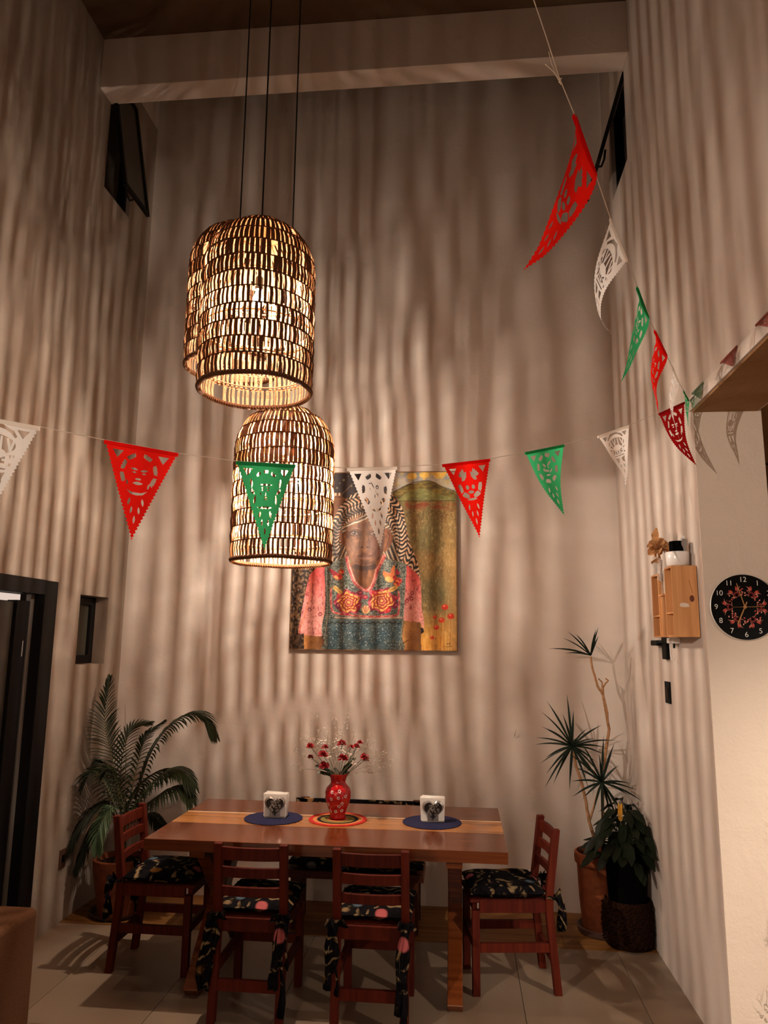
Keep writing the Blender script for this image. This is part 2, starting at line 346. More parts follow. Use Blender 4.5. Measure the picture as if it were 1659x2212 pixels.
# floor slab + tiles + wood planks
fl = struct(MB().box((-5.2, -2.8, -.08), (3.7, 5.56, -.012)).build('floor', M['grout']))
TW, TL, Y0 = .59, 1.18, 4.765
tm = mesh('floor_tile', *(lambda q: (q.v, q.f))(MB().box((0,0,-.012), (TW-.003, TL-.003, 0))), mat=M['tile'])
for i in range(-9, 6):
    x = .30 + i*TW
    for j in range(6):
        y = Y0-(j+1)*TL
        if x > 3.4: continue
        link('floor_tile', tm, fl, (x, y, random.uniform(-.0004, .0002)))
for j in range(3):
    x = XL-.2-[.3, .75, .1][j]; Lp = 1.2
    while x < 1.4:
        x0, x1 = max(x, XL-.02), min(x+Lp, XR+.02)
        if x1 > x0+.05: MB().box((x0, Y0+j*.199, -.012), (x1-.003, Y0+(j+1)*.199-.003, .002)).build('floor_plank', M['plank'], fl)
        x += Lp
# ------------------------------------------------------------------ openings on the left wall
d1 = struct(thing('door_1', None, None)); 
fx0, fx1 = XL-.10, XL+.012
MB().box((fx0, 4.262, 0), (fx1, 4.402, DZ1)).build('door_frame', M['frame'], d1, bevel=.003)
MB().box((fx0, DY0, 2.004), (fx1, 4.262, DZ1+.002)).build('door_frame', M['frame'], d1, bevel=.003)
MB().box((fx0, DY0, 0), (fx1, DY0+.1, 2.004)).build('door_frame', M['frame'], d1)
MB().box((XL-.085, 4.225, 0), (XL-.055, 4.262, 2.004)).build('door_track', plain('grey_metal_strip', (.17,.15,.13), .4, .5), d1)
lf = MB().box((XL-.12, 2.75, .02), (XL-.085, 4.16, 1.955)).build('door_panel', plain('dark_bronze_panel', (.03,.022,.015), .5, 0, .4, 0, 3, .4), d1)
MB().box((XL-.125, 4.10, .0), (XL-.06, 4.222, 1.965)).build('door_stile', M['frame'], d1, bevel=.003)
MB().tube([(XL-.045, 4.165, 1.64), (XL-.045, 4.165, 1.73)], .003, 8).build('door_handle', M['silver'], d1)
struct(MB().box((XL-.75, 1.9, 0), (XL-.7, 5.9, 2.4)).build('wall_outside', M['night']))
o = MB().box((XL-.135, 3.0, 1.962), (XL-.13, 4.235, 2.004)).build('light_strip', M['strip']); tag(o, 'thin strip of white light above the dark door panel at the left edge', 'light')
w1 = struct(thing('window_1', None, None))
def wframe(p, X, y0, y1, z0, z1, t_, d, mat, glass, gx):
    for a, b_ in (((y0, z0), (y0+t_, z1)), ((y1-t_, z0), (y1, z1)), ((y0+t_, z0), (y1-t_, z0+t_)), ((y0+t_, z1-t_), (y1-t_, z1))):
        MB().box((X-d, a[0], a[1]), (X, b_[0], b_[1])).build('window_frame', mat, p, bevel=.002)
    MB().box((gx-.004, y0+t_*.8, z0+t_*.8), (gx, y1-t_*.8, z1-t_*.8)).build('window_pane', glass, p)
wframe(w1, XL-.09, 4.71, 5.10, 1.578, 2.032, .055, .05, M['frame'], M['grey_glass'], XL-.115)
def high_window(n, side):
    """dark opening under the beam with a top hung sash swung into the room"""
    p = struct(thing('window_%d' % n, None, None)); WY1, WZ1 = (LY1, LZ1) if side < 0 else (5.04, 5.572); X = XL if side < 0 else XR; sgn = -side   # sgn: into the room
    fr = (X-.03*sgn, X-.09*sgn); a, b_ = min(fr), max(fr)
    for q in (((WY0, WZ0), (WY0+.03, WZ1)), ((WY1-.03, WZ0), (WY1, WZ1)), ((WY0+.03, WZ0), (WY1-.03, WZ0+.03)), ((WY0+.03, WZ1-.03), (WY1-.03, WZ1))):
        MB().box((a, q[0][0], q[0][1]), (b_, q[1][0], q[1][1])).build('window_frame', M['frame'], p)
    nx0, nx1 = sorted((X-.295*sgn, X-.28*sgn)); MB().box((nx0, WY0, WZ0), (nx1, WY1, WZ1)).build('night_pane', M['night'], p)
    swing = .155 if side < 0 else .185; top = Vector((X-.005*sgn, 0, WZ1-.012)); bot = Vector((X+swing*sgn, 0, WZ0+.0)); d = (bot-top)
    s = link('sash', None, p); 
    L = d.length; dn = d.normalized(); nn = Vector((dn.z, 0, -dn.x))
    def q(y, s_): return Vector((top.x, y, top.z))+dn*s_
    y0, y1 = WY0-.01, WY1+.0
    for (A, B) in ((q(y0+.014,0), q(y0+.014,L)), (q(y1-.014,0), q(y1-.014,L)), (q(y0,.014), q(y1,.014)), (q(y0,L-.014), q(y1,L-.014))):
        MB().bar(A, B, .03, .026, up=nn).build('sash_rail', M['frame'], s)
    g = [q(y0+.02,.02), q(y1-.02,.02), q(y1-.02,L-.02), q(y0+.02,L-.02)]
    MB().add([v-nn*.003 for v in g]+[v+nn*.003 for v in g], [(0,1,2,3),(7,6,5,4),(0,4,5,1),(1,5,6,2),(2,6,7,3),(3,7,4,0)]).build('sash_glass', M['grey_glass'], s)
    B = q(y0+.03, L); hx = -.03*sgn
    MB().tube([B, B+Vector((hx*.3, .03, -.04)), B+Vector((hx*.2, .08, -.055)), B+Vector((0, .11, -.03))] if side < 0 else [B+Vector((0,.05,0)), B+Vector((.03,.05,.0)), B+Vector((.05,.05,.05)), B+Vector((.06,.05,.12))], .008, 6).build('sash_latch', M['frame'], s)
    return p
high_window(2, -1); high_window(3, 1)
# ------------------------------------------------------------------ dining table
def table():
    t = thing('dining_table', 'long polished red-brown dining table with a honey-coloured centre board and crossed trestle legs', 'table', (-.69, 4.34, 0))
    x0, x1, z0, z1 = -.915, .915, .695, .75
    for nm, a, b_, mt in (('tabletop_board', -.49, -.135, 'table'), ('tabletop_board', -.123, .128, 'table_light'), ('tabletop_board', .146, .49, 'table')):
        MB().box((x0, a, z0), (x1, b_, z1)).build(nm, M[mt], t, bevel=.002)
    MB().box((x0, -.135, z0), (x1, -.123, z1+.0004)).build('inlay_strip', M['table_light'], t)
    MB().box((x0, .128, z0), (x1, .146, z1+.0004)).build('inlay_strip', M['inlay'], t)
    for cx in (-.65, .655):
        MB().bar((cx, -.405, .0), (cx, .33, .695), .075, .11).build('leg', M['table'], t, bevel=.004)
        MB().bar((cx+.0, .405, .0), (cx, -.33, .695), .070, .11).build('leg', M['table'], t, bevel=.004)
        MB().box((cx-.04, -.44, .655), (cx+.04, .44, .6945)).build('crosspiece', M['table'], t)
    return t
TB = table()
# flatten the feet: clip the leg bars at the floor
for c in TB.children:
    if c.name.startswith('leg'):
        bm = bmesh.new(); bm.from_mesh(c.data)
        for pl, nrm in ((Vector((0,0,.0)), Vector((0,0,-1))), (Vector((0,0,.694)), Vector((0,0,1)))):
            r = bmesh.ops.bisect_plane(bm, geom=bm.verts[:]+bm.edges[:]+bm.faces[:], plane_co=pl, plane_no=nrm, clear_outer=True)
            ed = [e for e in r['geom_cut'] if isinstance(e, bmesh.types.BMEdge)]; bmesh.ops.contextual_create(bm, geom=ed)
        bm.to_mesh(c.data); bm.free()
# ------------------------------------------------------------------ chairs
CH = .79
def cushion_bm(w, d, h, seed):
    rnd = random.Random(seed); n = 14; vs = []; fs = []
    for side in (1, -1):
        for i in range(n+1):
            for j in range(n+1):
                u, v = i/n*2-1, j/n*2-1
                e = max(abs(u), abs(v)); pf = (1-abs(u)**5)*(1-abs(v)**5)
                tuft = .0
                for tu, tv in ((-.4,-.4), (.4,-.4), (-.4,.4), (.4,.4), (0,0)): tuft += .35*math.exp(-((u-tu)**2+(v-tv)**2)/.02)
                z = side*h/2*(pf**.45)*(1-tuft*.6 if side > 0 else 1)+.004*noise.noise(Vector((u*3+seed, v*3, side)))
                pin = 1-.03*(1-pf)*abs(math.sin(9*(u+v)))
                vs.append((u*w/2*pin, v*d/2*pin, h/2+z))
    m_ = (n+1)**2
    for s_ in (0, 1):
        for i in range(n):
            for j in range(n):
                a = s_*m_+i*(n+1)+j; q = (a, a+n+1, a+n+2, a+1); fs.append(q if s_ == 0 else q[::-1])
    return vs, fs
def chair(label, x, y, rz, seed, ties=(.30, .30), w=.36, d=.40, spindles=False):
    t = thing('dining_chair', label, 'chair', (x, y, 0), rz, 'red-brown wooden dining chairs around the table')
    rnd = random.Random(seed); hw = w/2-.02; pw = .038
    # rear posts: splay back at the foot, lean back above the seat
    for s in (-1, 1):
        mb = MB(); pts = [(s*hw, -.035, 0), (s*hw, 0, .38), (s*hw, 0, .46), (s*hw, -.045, CH)]
        for a, b_ in zip(pts[:-1], pts[1:]): mb.bar(a, b_, pw, pw, up=(0,1,0))
        # one continuous post
        mb = MB(); vs = []
        for (px, py, pz) in pts: vs += [(px-pw/2, py-pw/2, pz), (px+pw/2, py-pw/2, pz), (px+pw/2, py+pw/2, pz), (px-pw/2, py+pw/2, pz)]
        fs = [(3,2,1,0), (12,13,14,15)] + [(i*4+k, i*4+(k+1)%4, i*4+4+(k+1)%4, i*4+4+k) for i in range(3) for k in range(4)]
        mb.add(vs, fs).build('leg', M['chair'], t, bevel=.003)
        MB().box((s*hw-pw/2, d-pw, 0), (s*hw+pw/2, d, .40)).build('leg', M['chair'], t, bevel=.003)
    def rail(z0, z1, nm='back_rail'):
        yy = lambda z: -.045*(z-.46)/(CH-.46)
        mb = MB(); n = 8; vs = []
        for i in range(n+1):
            u = i/n*2-1; xx = u*(hw-pw/2+.004); c_ = -.016*(1-u*u)
            for (yo, z) in ((-.010, z0), (.010, z0), (.010, z1), (-.010, z1)): vs.append((xx, yy((z0+z1)/2)+yo+c_, z))
        fs = [(i*4+k, i*4+4+k, i*4+4+(k+1)%4, i*4+(k+1)%4) for i in range(n) for k in range(4)]+[(0,1,2,3), (n*4+3, n*4+2, n*4+1, n*4)]
        mb.add(vs, fs).build(nm, M['chair'], t, bevel=.002)
    rail(.715, .772); rail(.635, .680); rail(.548, .590)
    # seat frame
    a0, a1 = .388, .445
    for s in (-1, 1): MB().box((s*hw-.012, pw/2-.0, a0), (s*hw+.012, d-pw, a1)).build('seat_rail', M['chair'], t)
    MB().box((-hw+pw/2, -.012, a0), (hw-pw/2, .012, a1)).build('seat_rail', M['chair'], t)
    MB().box((-hw+pw/2, d-pw/2-.012, a0), (hw-pw/2, d-pw/2+.012, a1)).build('seat_rail', M['chair'], t)
    MB().box((-hw-.005, .02, a1-.012), (hw+.005, d+.01, a1+.004)).build('seat', M['chair'], t, bevel=.004)
    # stretchers
    for s in (-1, 1): MB().box((s*hw-.011, .0-.012, .20), (s*hw+.011, d-pw, .243)).build('stretcher', M['chair'], t)
    MB().box((-hw+pw/2, -.032, .135), (hw-pw/2, -.012, .185)).build('stretcher', M['chair'], t)
    MB().box((-hw+pw/2, d-.03, .205), (hw-pw/2, d-.008, .25)).build('stretcher', M['chair'], t)
    vs, fs = cushion_bm(w+.02, d+.0, .062, seed)
    cu = link('cushion', mesh('cushion', vs, fs, M['floral'], True), t, (0, d/2+.01, a1+.006)); tag(cu, 'padded black seat cushion printed with tropical flowers')
    # cloth ties knotted round the rear posts, hanging strips
    for s, L in ((-1, ties[0]), (1, ties[1])):
        mb = MB(); px, py = s*hw, -.012
        mb.tube([(px+.027*math.cos(a)*1.05, py+.027*math.sin(a)*1.05, .462+.004*math.sin(3*a)) for a in [i/12*2*PI for i in range(13)]], .007, 6, cap=False)
        for k_ in range(5):
            ang = rnd.uniform(-2.6, -.5); ln = L*rnd.uniform(.5, 1.05); ox = px+s*.012+rnd.uniform(-.018, .018); oy = py-.028
            pts = []
            for i in range(8):
                u = i/7; pts.append((ox+math.cos(ang)*.045*math.sin(u*2.2)+.008*math.sin(u*9+k_), oy-.012-.018*math.sin(u*2.4)+.004*k_*(1-u), .475-u*ln+.02*math.sin(u*PI)*(k_ % 2)))
            mb.blade(pts, lambda u, k=k_: .013+.006*math.sin(u*7+k), up=(math.cos(k_*1.3), .9, .2), fold=.5)
        for k_ in range(3):
            a = rnd.uniform(0, 6.3); pts = [(px+math.cos(a)*.0, py-.03, .465), (px+math.cos(a)*.035, py-.052, .478), (px+math.cos(a)*.05, py-.045, .452), (px+math.cos(a)*.012, py-.034, .458)]
            mb.blade(pts, lambda u: .012, up=(0,.8,.6), fold=.6)
        tb = mb.build('cushion_tie', M['floral'], t, True); tb.modifiers.new('s', 'SOLIDIFY').thickness = .003
    return t
chair('dining_chair seen from behind, nearer the left end of the table, long floral ties'.replace('dining_chair', 'red-brown ladder-back chair'), -1.00, 3.725, 0, 1, (.34, .42))
chair('red-brown ladder-back chair seen from behind, at the middle of the table', -.42, 3.70, 0, 2, (.30, .50))
lc = chair('red-brown chair at the left end of the table, side on, beside the palm', -1.835, 4.295, -PI/2, 3, (.28, .22))
chair('red-brown chair at the right end of the table beside the terracotta pot', .425, 4.33, PI/2+.14, 4, (.20, .20))
# carved panel between the two upper rails of the left chair
mb = MB()
for i in range(7): mb.tube([(-.12+i*.04, -.045, .675), (-.125+i*.04, -.05, .70), (-.115+i*.04, -.05, .72)], .004, 6)
mb.build('spindle', M['chair'], lc)
# ------------------------------------------------------------------ bench behind the table
b0 = thing('bench', 'dark wooden bench with floral cushion and cloth-draped back behind the table', 'bench', (-.66, 5.0, 0))
for s in (-1, 1):
    MB().box((s*.375-.022, .09, 0), (s*.375+.022, .135, .66)).build('leg', M['bench'], b0, bevel=.003)
    MB().box((s*.375-.022, -.16, 0), (s*.375+.022, -.115, .33)).build('leg', M['bench'], b0, bevel=.003)
    MB().box((s*.375-.03, .085, .66), (s*.375+.03, .14, .722)).build('post_cap', M['bench'], b0, bevel=.006)
    MB().box((s*.375-.016, -.115, .14), (s*.375+.016, .09, .18)).build('stretcher', M['bench'], b0)
    MB().add([(s*.353, -.15, .33), (s*.353, -.15, .24), (s*.31, -.15, .33), (s*.353, -.12, .33), (s*.353, -.12, .24), (s*.31, -.12, .33)], [(0,1,2),(5,4,3),(0,3,4,1),(1,4,5,2),(2,5,3,0)]).build('corner_bracket', M['bench'], b0)
MB().box((-.44, -.17, .30), (.43, .13, .345)).build('seat', M['bench'], b0, bevel=.004)
vs, fs = cushion_bm(.87, .31, .07, 9); cu = link('cushion', mesh('cushion', vs, fs, M['floral'], True), b0, (0, -.02, .345))
MB().box((-.43, .085, .43), (.42, .098, .722)).build('back_cloth', M['floral'], b0, bevel=.005)
MB().box((-.353, .10, .62), (.353, .125, .70)).build('back_rail', M['bench'], b0)
# ------------------------------------------------------------------ things on the table
ZT = .7505
def mat_round(name, label, x, y, rings, group=None):
    t = thing(name, label, 'placemat', (x, y, ZT), 0, group); prev = 0
    for i, (r, mt, h) in enumerate(rings):
        mb = MB(); n = 48
        if i == 0: mb.lathe([(.001, h), (r, h), (r, 0)], n=n, cap0=False)
        else: mb.lathe([(prev, .0), (prev, h*.8), (prev+.003, h), (r-.003, h), (r, h*.6), (r, 0)], n=n, cap0=False)
        mb.build('woven_ring' if i else 'woven_centre', M[mt], t, True); prev = r
    return t
mat_round('placemat', 'round navy woven placemat under the left napkin holder', -1.062, 4.365, [(.165, 'navy', .004)], 'navy placemats')
mat_round('placemat', 'round navy woven placemat under the right napkin holder', -.163, 4.405, [(.165, 'navy', .004)], 'navy placemats')
mat_round('placemat', 'round placemat with red, tan, black and olive rings under the vase', -.697, 4.395, [(.045,'mat_red',.004),(.062,'mat_tan',.004),(.098,'mat_olive',.004),(.118,'mat_black',.004),(.142,'mat_tan',.004),(.165,'mat_red',.005)])
def heart_pts(n=40):
    o = []
    for i in range(n):
        a = 2*PI*i/n; o.append((16*math.sin(a)**3/16, (13*math.cos(a)-5*math.cos(2*a)-2*math.cos(3*a)-math.cos(4*a)+2.5)/16))
    return o
def napkin_holder(label, x, y, rz):
    t = thing('napkin_holder', label, 'napkin holder', (x, y, ZT+.0045), rz, 'heart napkin holders')
    MB().box((-.062, -.035, 0), (.062, .035, .006)).build('base', M['silver'], t, bevel=.002)
    MB().box((-.03, -.034, .006), (.03, -.031, .05)).build('upright', M['silver'], t)
    hp = heart_pts(); cx, cz, sc = 0, .062, .060
    outer = [(px*sc, pz*sc) for px, pz in hp]; inner = [(px*sc*.84, pz*sc*.84) for px, pz in hp]; n = len(hp)
    vs = [(cx+a, -.040, cz+b_) for a, b_ in outer]+[(cx+a, -.046, cz+b_) for a, b_ in inner]+[(cx+a, -.034, cz+b_) for a, b_ in outer]
    fs = [(i, (i+1)%n, n+(i+1)%n, n+i) for i in range(n)]+[(2*n+i, 2*n+(i+1)%n, (i+1)%n, i) for i in range(n)]+[tuple(2*n+i for i in range(n))]
    h = link('heart', mesh('heart', vs, fs, M['silver']), t)
    link('heart_ground', mesh('heart_ground', [(a*.98, -.0435, cz+b_) for a, b_ in inner], [tuple(range(n))[::-1]], M['silver_dark']), h)
    mb = MB(); rnd = random.Random(3)
    for i in range(26):
        while 1:
            ux, uz = rnd.uniform(-.045, .045), rnd.uniform(-.05, .05)
            if (abs(ux)/.040)**2+((uz-.004-.35*abs(ux))/.036)**2 < .9: break
        r_ = rnd.uniform(.004, .0065); a0 = rnd.uniform(0, 6)
        mb.tube([(ux+r_*(1-u*.6)*math.cos(a0+u*7), -.0455, cz+uz+r_*(1-u*.6)*math.sin(a0+u*7)) for u in [k_/9 for k_ in range(10)]], .0013, 5)
    mb.build('filigree', M['silver'], h)
    nk = MB()
    for i in range(7):
        y0 = -.028+i*.0085; s_ = 1 if i % 2 else -1
        M_ = Matrix.Rotation(math.radians(1.6*s_*(i % 3)), 4, 'Y'); q = MB().box((-.066, y0, .007), (.064, y0+.0068, .128+.002*(i % 3))).xf(M_); nk.add(q.v, q.f)
        if i in (0,): pass
    nk.build('napkin_stack', M['napkin'], t)
    return t
napkin_holder('silver heart napkin holder with white napkins on the left navy mat', -1.056, 4.392, .06)
napkin_holder('silver heart napkin holder with white napkins on the right navy mat', -.160, 4.420, .10)
# vase
v0 = thing('vase', 'glossy red glazed vase painted with small white flowers', 'vase', (-.700, 4.405, ZT+.0055))
prof = [(.040,0),(.045,.004),(.046,.012),(.042,.022),(.052,.05),(.066,.085),(.0745,.12),(.0745,.145),(.066,.168),(.050,.184),(.043,.194),(.042,.206),(.046,.222),(.053,.238),(.056,.243),(.053,.244),(.044,.222),(.039,.20)]
vr = lambda z: next(a[0]+(b_[0]-a[0])*(z-a[1])/(b_[1]-a[1]) for a, b_ in zip(prof[:14], prof[1:15]) if a[1] <= z <= b_[1])
MB().lathe(prof, n=48).build('vase_body', M['vase'], v0, True)
def on_vase(az, z, du, dz, off=.0006):
    a = az+du/vr(z); zz = z+dz; r = vr(zz)+off; return (r*math.cos(a), r*math.sin(a), zz)
for az, z in ((-1.9,.152),(-1.95,.115),(-1.38,.122),(-2.35,.082),(-1.05,.09),(-1.65,.045),(-.8,.13),(-2.7,.13),(-1.3,.158),(-.95,.05),(-2.3,.045),(.3,.12),(1.2,.12),(2.1,.12),(2.9,.09),(-1.3,.075)):
    mb = MB()
    for k_ in range(5):
        a = k_*2*PI/5+az; c_ = (.0068*math.cos(a), .0068*math.sin(a)); ring = [on_vase(az, z, c_[0]+.0033*math.cos(b_), c_[1]+.0033*math.sin(b_)) for b_ in [i*2*PI/8 for i in range(8)]]
        mb.add(ring, [tuple(range(8))])
    mb.build('painted_flower', M['white_paint'], v0)
mb = MB()
for az, z, r in ((-1.62,.085,.026),(-1.1,.135,.02),(-2.15,.14,.024),(-2.05,.06,.02),(-1.05,.07,.02),(-1.6,.15,.016)):
    mb.tube([on_vase(az, z, r*math.cos(b_), r*math.sin(b_)*.8, .0003) for b_ in [i/20*5.4+az for i in range(21)]], .0009, 4)
for s in range(8):
    a = s*PI/4; mb.tube([on_vase(a, .23, 0, 0, .0003), on_vase(a, .205, .010, 0, .0003), on_vase(a, .196, .02, 0, .0003)], .0009, 4)
mb.build('painted_scroll', M['vase_line'], v0)
# bouquet
bq = thing('bouquet', "bouquet of red carnations, dark leaves and baby's breath in the red vase", 'bouquet', (-.700, 4.405, ZT))
def bp(px, py, dy=0): return at(px, py, Y=4.405+dy)-bq.location
rb = random.Random(11); base = Vector((0, 0, .22))
stm = MB()
for px, py, s, dy in ((670,1612,.017,-.02),(698,1630,.020,-.04),(700,1655,.022,-.05),(741,1638,.021,-.05),(738,1606,.018,.0),(770,1612,.014,.02),(787,1635,.017,-.02),(671,1635,.012,.0),(758,1614,.013,.03),(777,1604,.012,-.01),(702,1614,.014,.02),(790,1640,.013,.02)):
    c_ = bp(px, py, dy); stm.tube([base+Vector((0,0,-.05)), base*.6+c_*.4+Vector((0,0,-.01)), c_], .0016, 5)
    mb = MB()
    for lay in range(4):
        for k_ in range(9):
            a = k_*2*PI/9+lay*.4+rb.uniform(-.2,.2); el = -.25+lay*.42; d = Vector((math.cos(a)*math.cos(el), math.sin(a)*math.cos(el)-.35, math.sin(el))).normalized()
            L = s*1.65*(1-.10*lay)*rb.uniform(.85,1.1)
            mb.blade([c_, c_+d*L*.5+Vector((0,0,.002)), c_+d*L*.85, c_+d*L+Vector((0,0,rb.uniform(-.003,.003)))], lambda u: s*.34*(.35+u) if u < .95 else s*.2, up=(rb.uniform(-.4,.4), -.6, 1), fold=rb.uniform(-.4,.5))
    o = mb.build('carnation', M['red_petal'], bq, True)
stm.build('flower_stems', M['leaf'], bq)
for px, py in ((686,1655),(712,1672),(730,1672),(752,1668),(758,1652),(744,1672),(700,1672),(722,1660),(690,1668),(765,1640)):
    c_ = bp(px, py, rb.uniform(-.05,.03)); st = base+Vector((rb.uniform(-.02,.02), rb.uniform(-.02,.02), 0)); e = st+(c_-st)*1.12
    MB().blade([st, st*.5+c_*.5+Vector((0,0,.008)), c_, e+Vector((0,0,-.006))], lambda u: .001+.011*math.sin(PI*min(1,u*.97+.02)), up=(0,-.7,.7), fold=.2).build('leaf', M['leaf'], bq, True)
tw = MB(); fl_ = MB()
def puff(c_, r, mbx):
    vs = [c_+Vector(d)*r for d in ((1,0,0),(-1,0,0),(0,1,0),(0,-1,0),(0,0,1),(0,0,-1))]; mbx.add(vs, [(0,2,4),(2,1,4),(1,3,4),(3,0,4),(2,0,5),(1,2,5),(3,1,5),(0,3,5)])
def spray(px, py, dy, n, spread):
    e = bp(px, py, dy); m_ = (base+e)*.5+Vector((0,0,.02)); tw.tube([base, m_, e], .0009, 4)
    for k_ in range(n):
        u = rb.uniform(.45, 1); s_ = base*(1-u)**2+2*m_*u*(1-u)+e*u*u
        d = Vector((rb.gauss(0,1), rb.gauss(0,.8), rb.gauss(.25,.8))).normalized()*spread*rb.uniform(.3,1)+(e-base).normalized()*spread*.4
        q = s_+d; tw.tube([s_, s_+d*.55+Vector((0,0,.004)), q], .0005, 3)
        for _ in range(3):
            g = q+Vector((rb.gauss(0,.007), rb.gauss(0,.007), rb.gauss(0,.006))); tw.tube([s_+d*.55, g], .0004, 3); puff(g, rb.uniform(.0018,.0036), fl_)
for a in ((640,1660,0,7,.035),(633,1622,.02,9,.04),(655,1590,.0,9,.04),(662,1578,.03,7,.035),(692,1562,.02,10,.045),(702,1580,-.01,10,.04),(728,1556,.0,9,.04),(748,1552,.02,9,.04),(742,1570,-.02,8,.035),(716,1600,.0,12,.04),(795,1600,.02,8,.04),(838,1622,.0,12,.045),(845,1645,.03,9,.04),(822,1668,.0,10,.04),(800,1612,-.03,7,.04),(760,1628,-.03,8,.035),(730,1630,-.06,9,.03),(680,1600,-.02,8,.035),(765,1590,.02,7,.04)): spray(*a)
for px, py in ((729,1596),(690,1604),(745,1626),(757,1630),(712,1636),(725,1616),(765,1648),(700,1602),(738,1619)):
    for _ in range(5): puff(bp(px+rb.uniform(-5,5), py+rb.uniform(-4,4), -.07), .0058, fl_)
stuff(tw.build('twigs', M['twig'], bq)); stuff(fl_.build('tiny_white_flowers', M['white_petal'], bq))
# ------------------------------------------------------------------ plants
def frond(root, ctrl, n, ll, wleaf, parent, mat, droop=.03, upv=(0,-.3,1), start=.25, tipfan=0, rnd=random.Random(5)):
    """ctrl: spine control points (world), leaflets on both sides; one mesh"""
    P = [Vector(p)-root for p in ctrl]
    def sp(u):
        m_ = len(P)-1; f = min(m_-1e-6, u*m_); i = int(f); f -= i
        p0 = P[max(i-1,0)]; p1 = P[i]; p2 = P[i+1]; p3 = P[min(i+2,m_)]
        return .5*((2*p1)+(p2-p0)*f+(2*p0-5*p1+4*p2-p3)*f*f+(3*p1-p0-3*p2+p3)*f**3)
    st = MB().tube([sp(i/20) for i in range(21)], .0055, 6, .0012)
    lf = MB(); up = Vector(upv)
    for i in range(n):
        u = start+(1-start)*i/(n-1); c_ = sp(u); d = (sp(min(1,u+.02))-sp(u-.02)).normalized(); a = d.cross(up).normalized()
        L = ll*(math.sin(PI*(.18+.74*(u-start)/(1-start)))**.8)
        for s in (-1, 1):
            dr = (a*s*(1-.55*((u-start)/(1-start))**2)+d*(.75+.9*((u-start)/(1-start))**2)+Vector((rnd.uniform(-.08,.08), rnd.uniform(-.08,.08), rnd.uniform(-.05,.08)))).normalized()
            pts = [c_+dr*L*k_/4-Vector((0,0,1))*droop*(k_/4)**2*(L/ll) for k_ in range(5)]
            lf.blade(pts, lambda t_: wleaf*(.35+.9*math.sin(PI*min(1,t_*.85+.15))) if t_ < .99 else .0003, up=up+Vector((0,-.2,0)), fold=.5)
    o = st.build('frond', M['stem'], parent, True); lf.build('leaflets', mat, o)
    return o
pl = thing('potted_palm', 'feathery palm in a terracotta pot in the left corner of the room', 'plant', (-2.215, 4.95, 0))
R0 = pl.location.copy()
MB().lathe([(.115,0),(.155,.24),(.165,.30),(.168,.345),(.155,.350),(.150,.33),(.14,.31)], n=36).build('pot', M['terra'], pl, True)
MB().lathe([(.001,.315),(.148,.315)], n=24, cap0=False).build('soil', M['soil'], pl)
MB().lathe([(.14,-.0),(.165,.02),(.17,.035),(.15,.02)], n=30).build('saucer', M['terra_dark'], pl, True)
crown = Vector((-2.20, 4.95, .42))
def pal(pts, Ys, n, ll, **kw):
    n = int(n*1.45); ll *= 1.12
    kk = [crown+Vector((0,0,-.11)), crown]+[at(px, py, Y=yy) for (px, py), yy in zip(pts, Ys)]
    return frond(R0, kk, n, ll, kw.pop('wl', .0056), pl, kw.pop('mat', M['palm']), **kw)
rp = random.Random(21)
pal([(262,1760),(243,1640),(226,1560),(237,1470)], (4.95,4.93,4.92,4.93), 26, .17, start=.42, rnd=rp, droop=.05)
pal([(285,1760),(320,1640),(365,1570),(425,1540),(462,1582)], (4.95,4.92,4.90,4.88,4.88), 32, .15, start=.38, rnd=rp, droop=.07)
pal([(262,1740),(262,1650),(282,1580),(320,1562)], (4.98,5.02,5.05,5.06), 22, .13, start=.42, rnd=rp)
pal([(280,1760),(330,1690),(380,1660),(415,1690)], (4.9,4.82,4.76,4.72), 26, .14, start=.4, rnd=rp, droop=.09)
pal([(268,1770),(300,1700),(350,1665),(395,1668)], (4.95,4.96,4.97,4.98), 22, .12, start=.4, rnd=rp, droop=.08)
pal([(250,1750),(225,1690),(200,1665),(180,1690)], (4.9,4.86,4.84,4.83), 18, .12, start=.4, rnd=rp, droop=.07)
pal([(258,1740),(240,1680),(215,1650),(195,1640)], (5.0,5.02,5.04,5.05), 18, .11, start=.4, rnd=rp, droop=.05)
pal([(240,1745),(205,1745),(172,1780),(150,1820)], (4.86,4.82,4.8,4.8), 22, .15, start=.42, rnd=rp, droop=.08)
pal([(248,1748),(228,1762),(214,1795),(210,1838)], (4.8,4.74,4.71,4.70), 18, .10, start=.40, rnd=rp, droop=.03, mat=M['palm_pale'])
pal([(296,1790),(320,1760),(345,1775),(352,1800)], (4.9,4.86,4.84,4.83), 14, .08, start=.45, rnd=rp, droop=.05)
pal([(276,1750),(300,1640),(318,1590),(352,1560)], (5.0,5.04,5.06,5.08), 20, .10, start=.4, rnd=rp)
pal([(285,1770),(340,1720),(385,1700),(410,1722)], (4.85,4.76,4.72,4.70), 24, .13, start=.38, rnd=rp, droop=.09)
pal([(270,1760),(255,1700),(240,1665),(228,1668)], (4.85,4.78,4.74,4.72), 16, .10, start=.4, rnd=rp, droop=.05)
pal([(240,1752),(210,1775),(185,1820),(165,1870)], (4.88,4.86,4.85,4.85), 20, .13, start=.40, rnd=rp, droop=.06)
MB().tube([crown-R0, at(272,1640,Y=4.9)-R0, at(270,1522,Y=4.9)-R0], .004, 5, .0008).build('new_shoot', M['stem'], pl)
mb = MB()
for i in range(7):
    a = i*.9; mb.tube([Vector((.03*math.cos(a), .03*math.sin(a), .31)), crown-R0+Vector((.015*math.cos(a), .015*math.sin(a), .04*(i % 3)))], .009, 6, .006)
mb.build('canes', M['stem'], pl, True)
clamp_x(pl, lo=XL+.012)
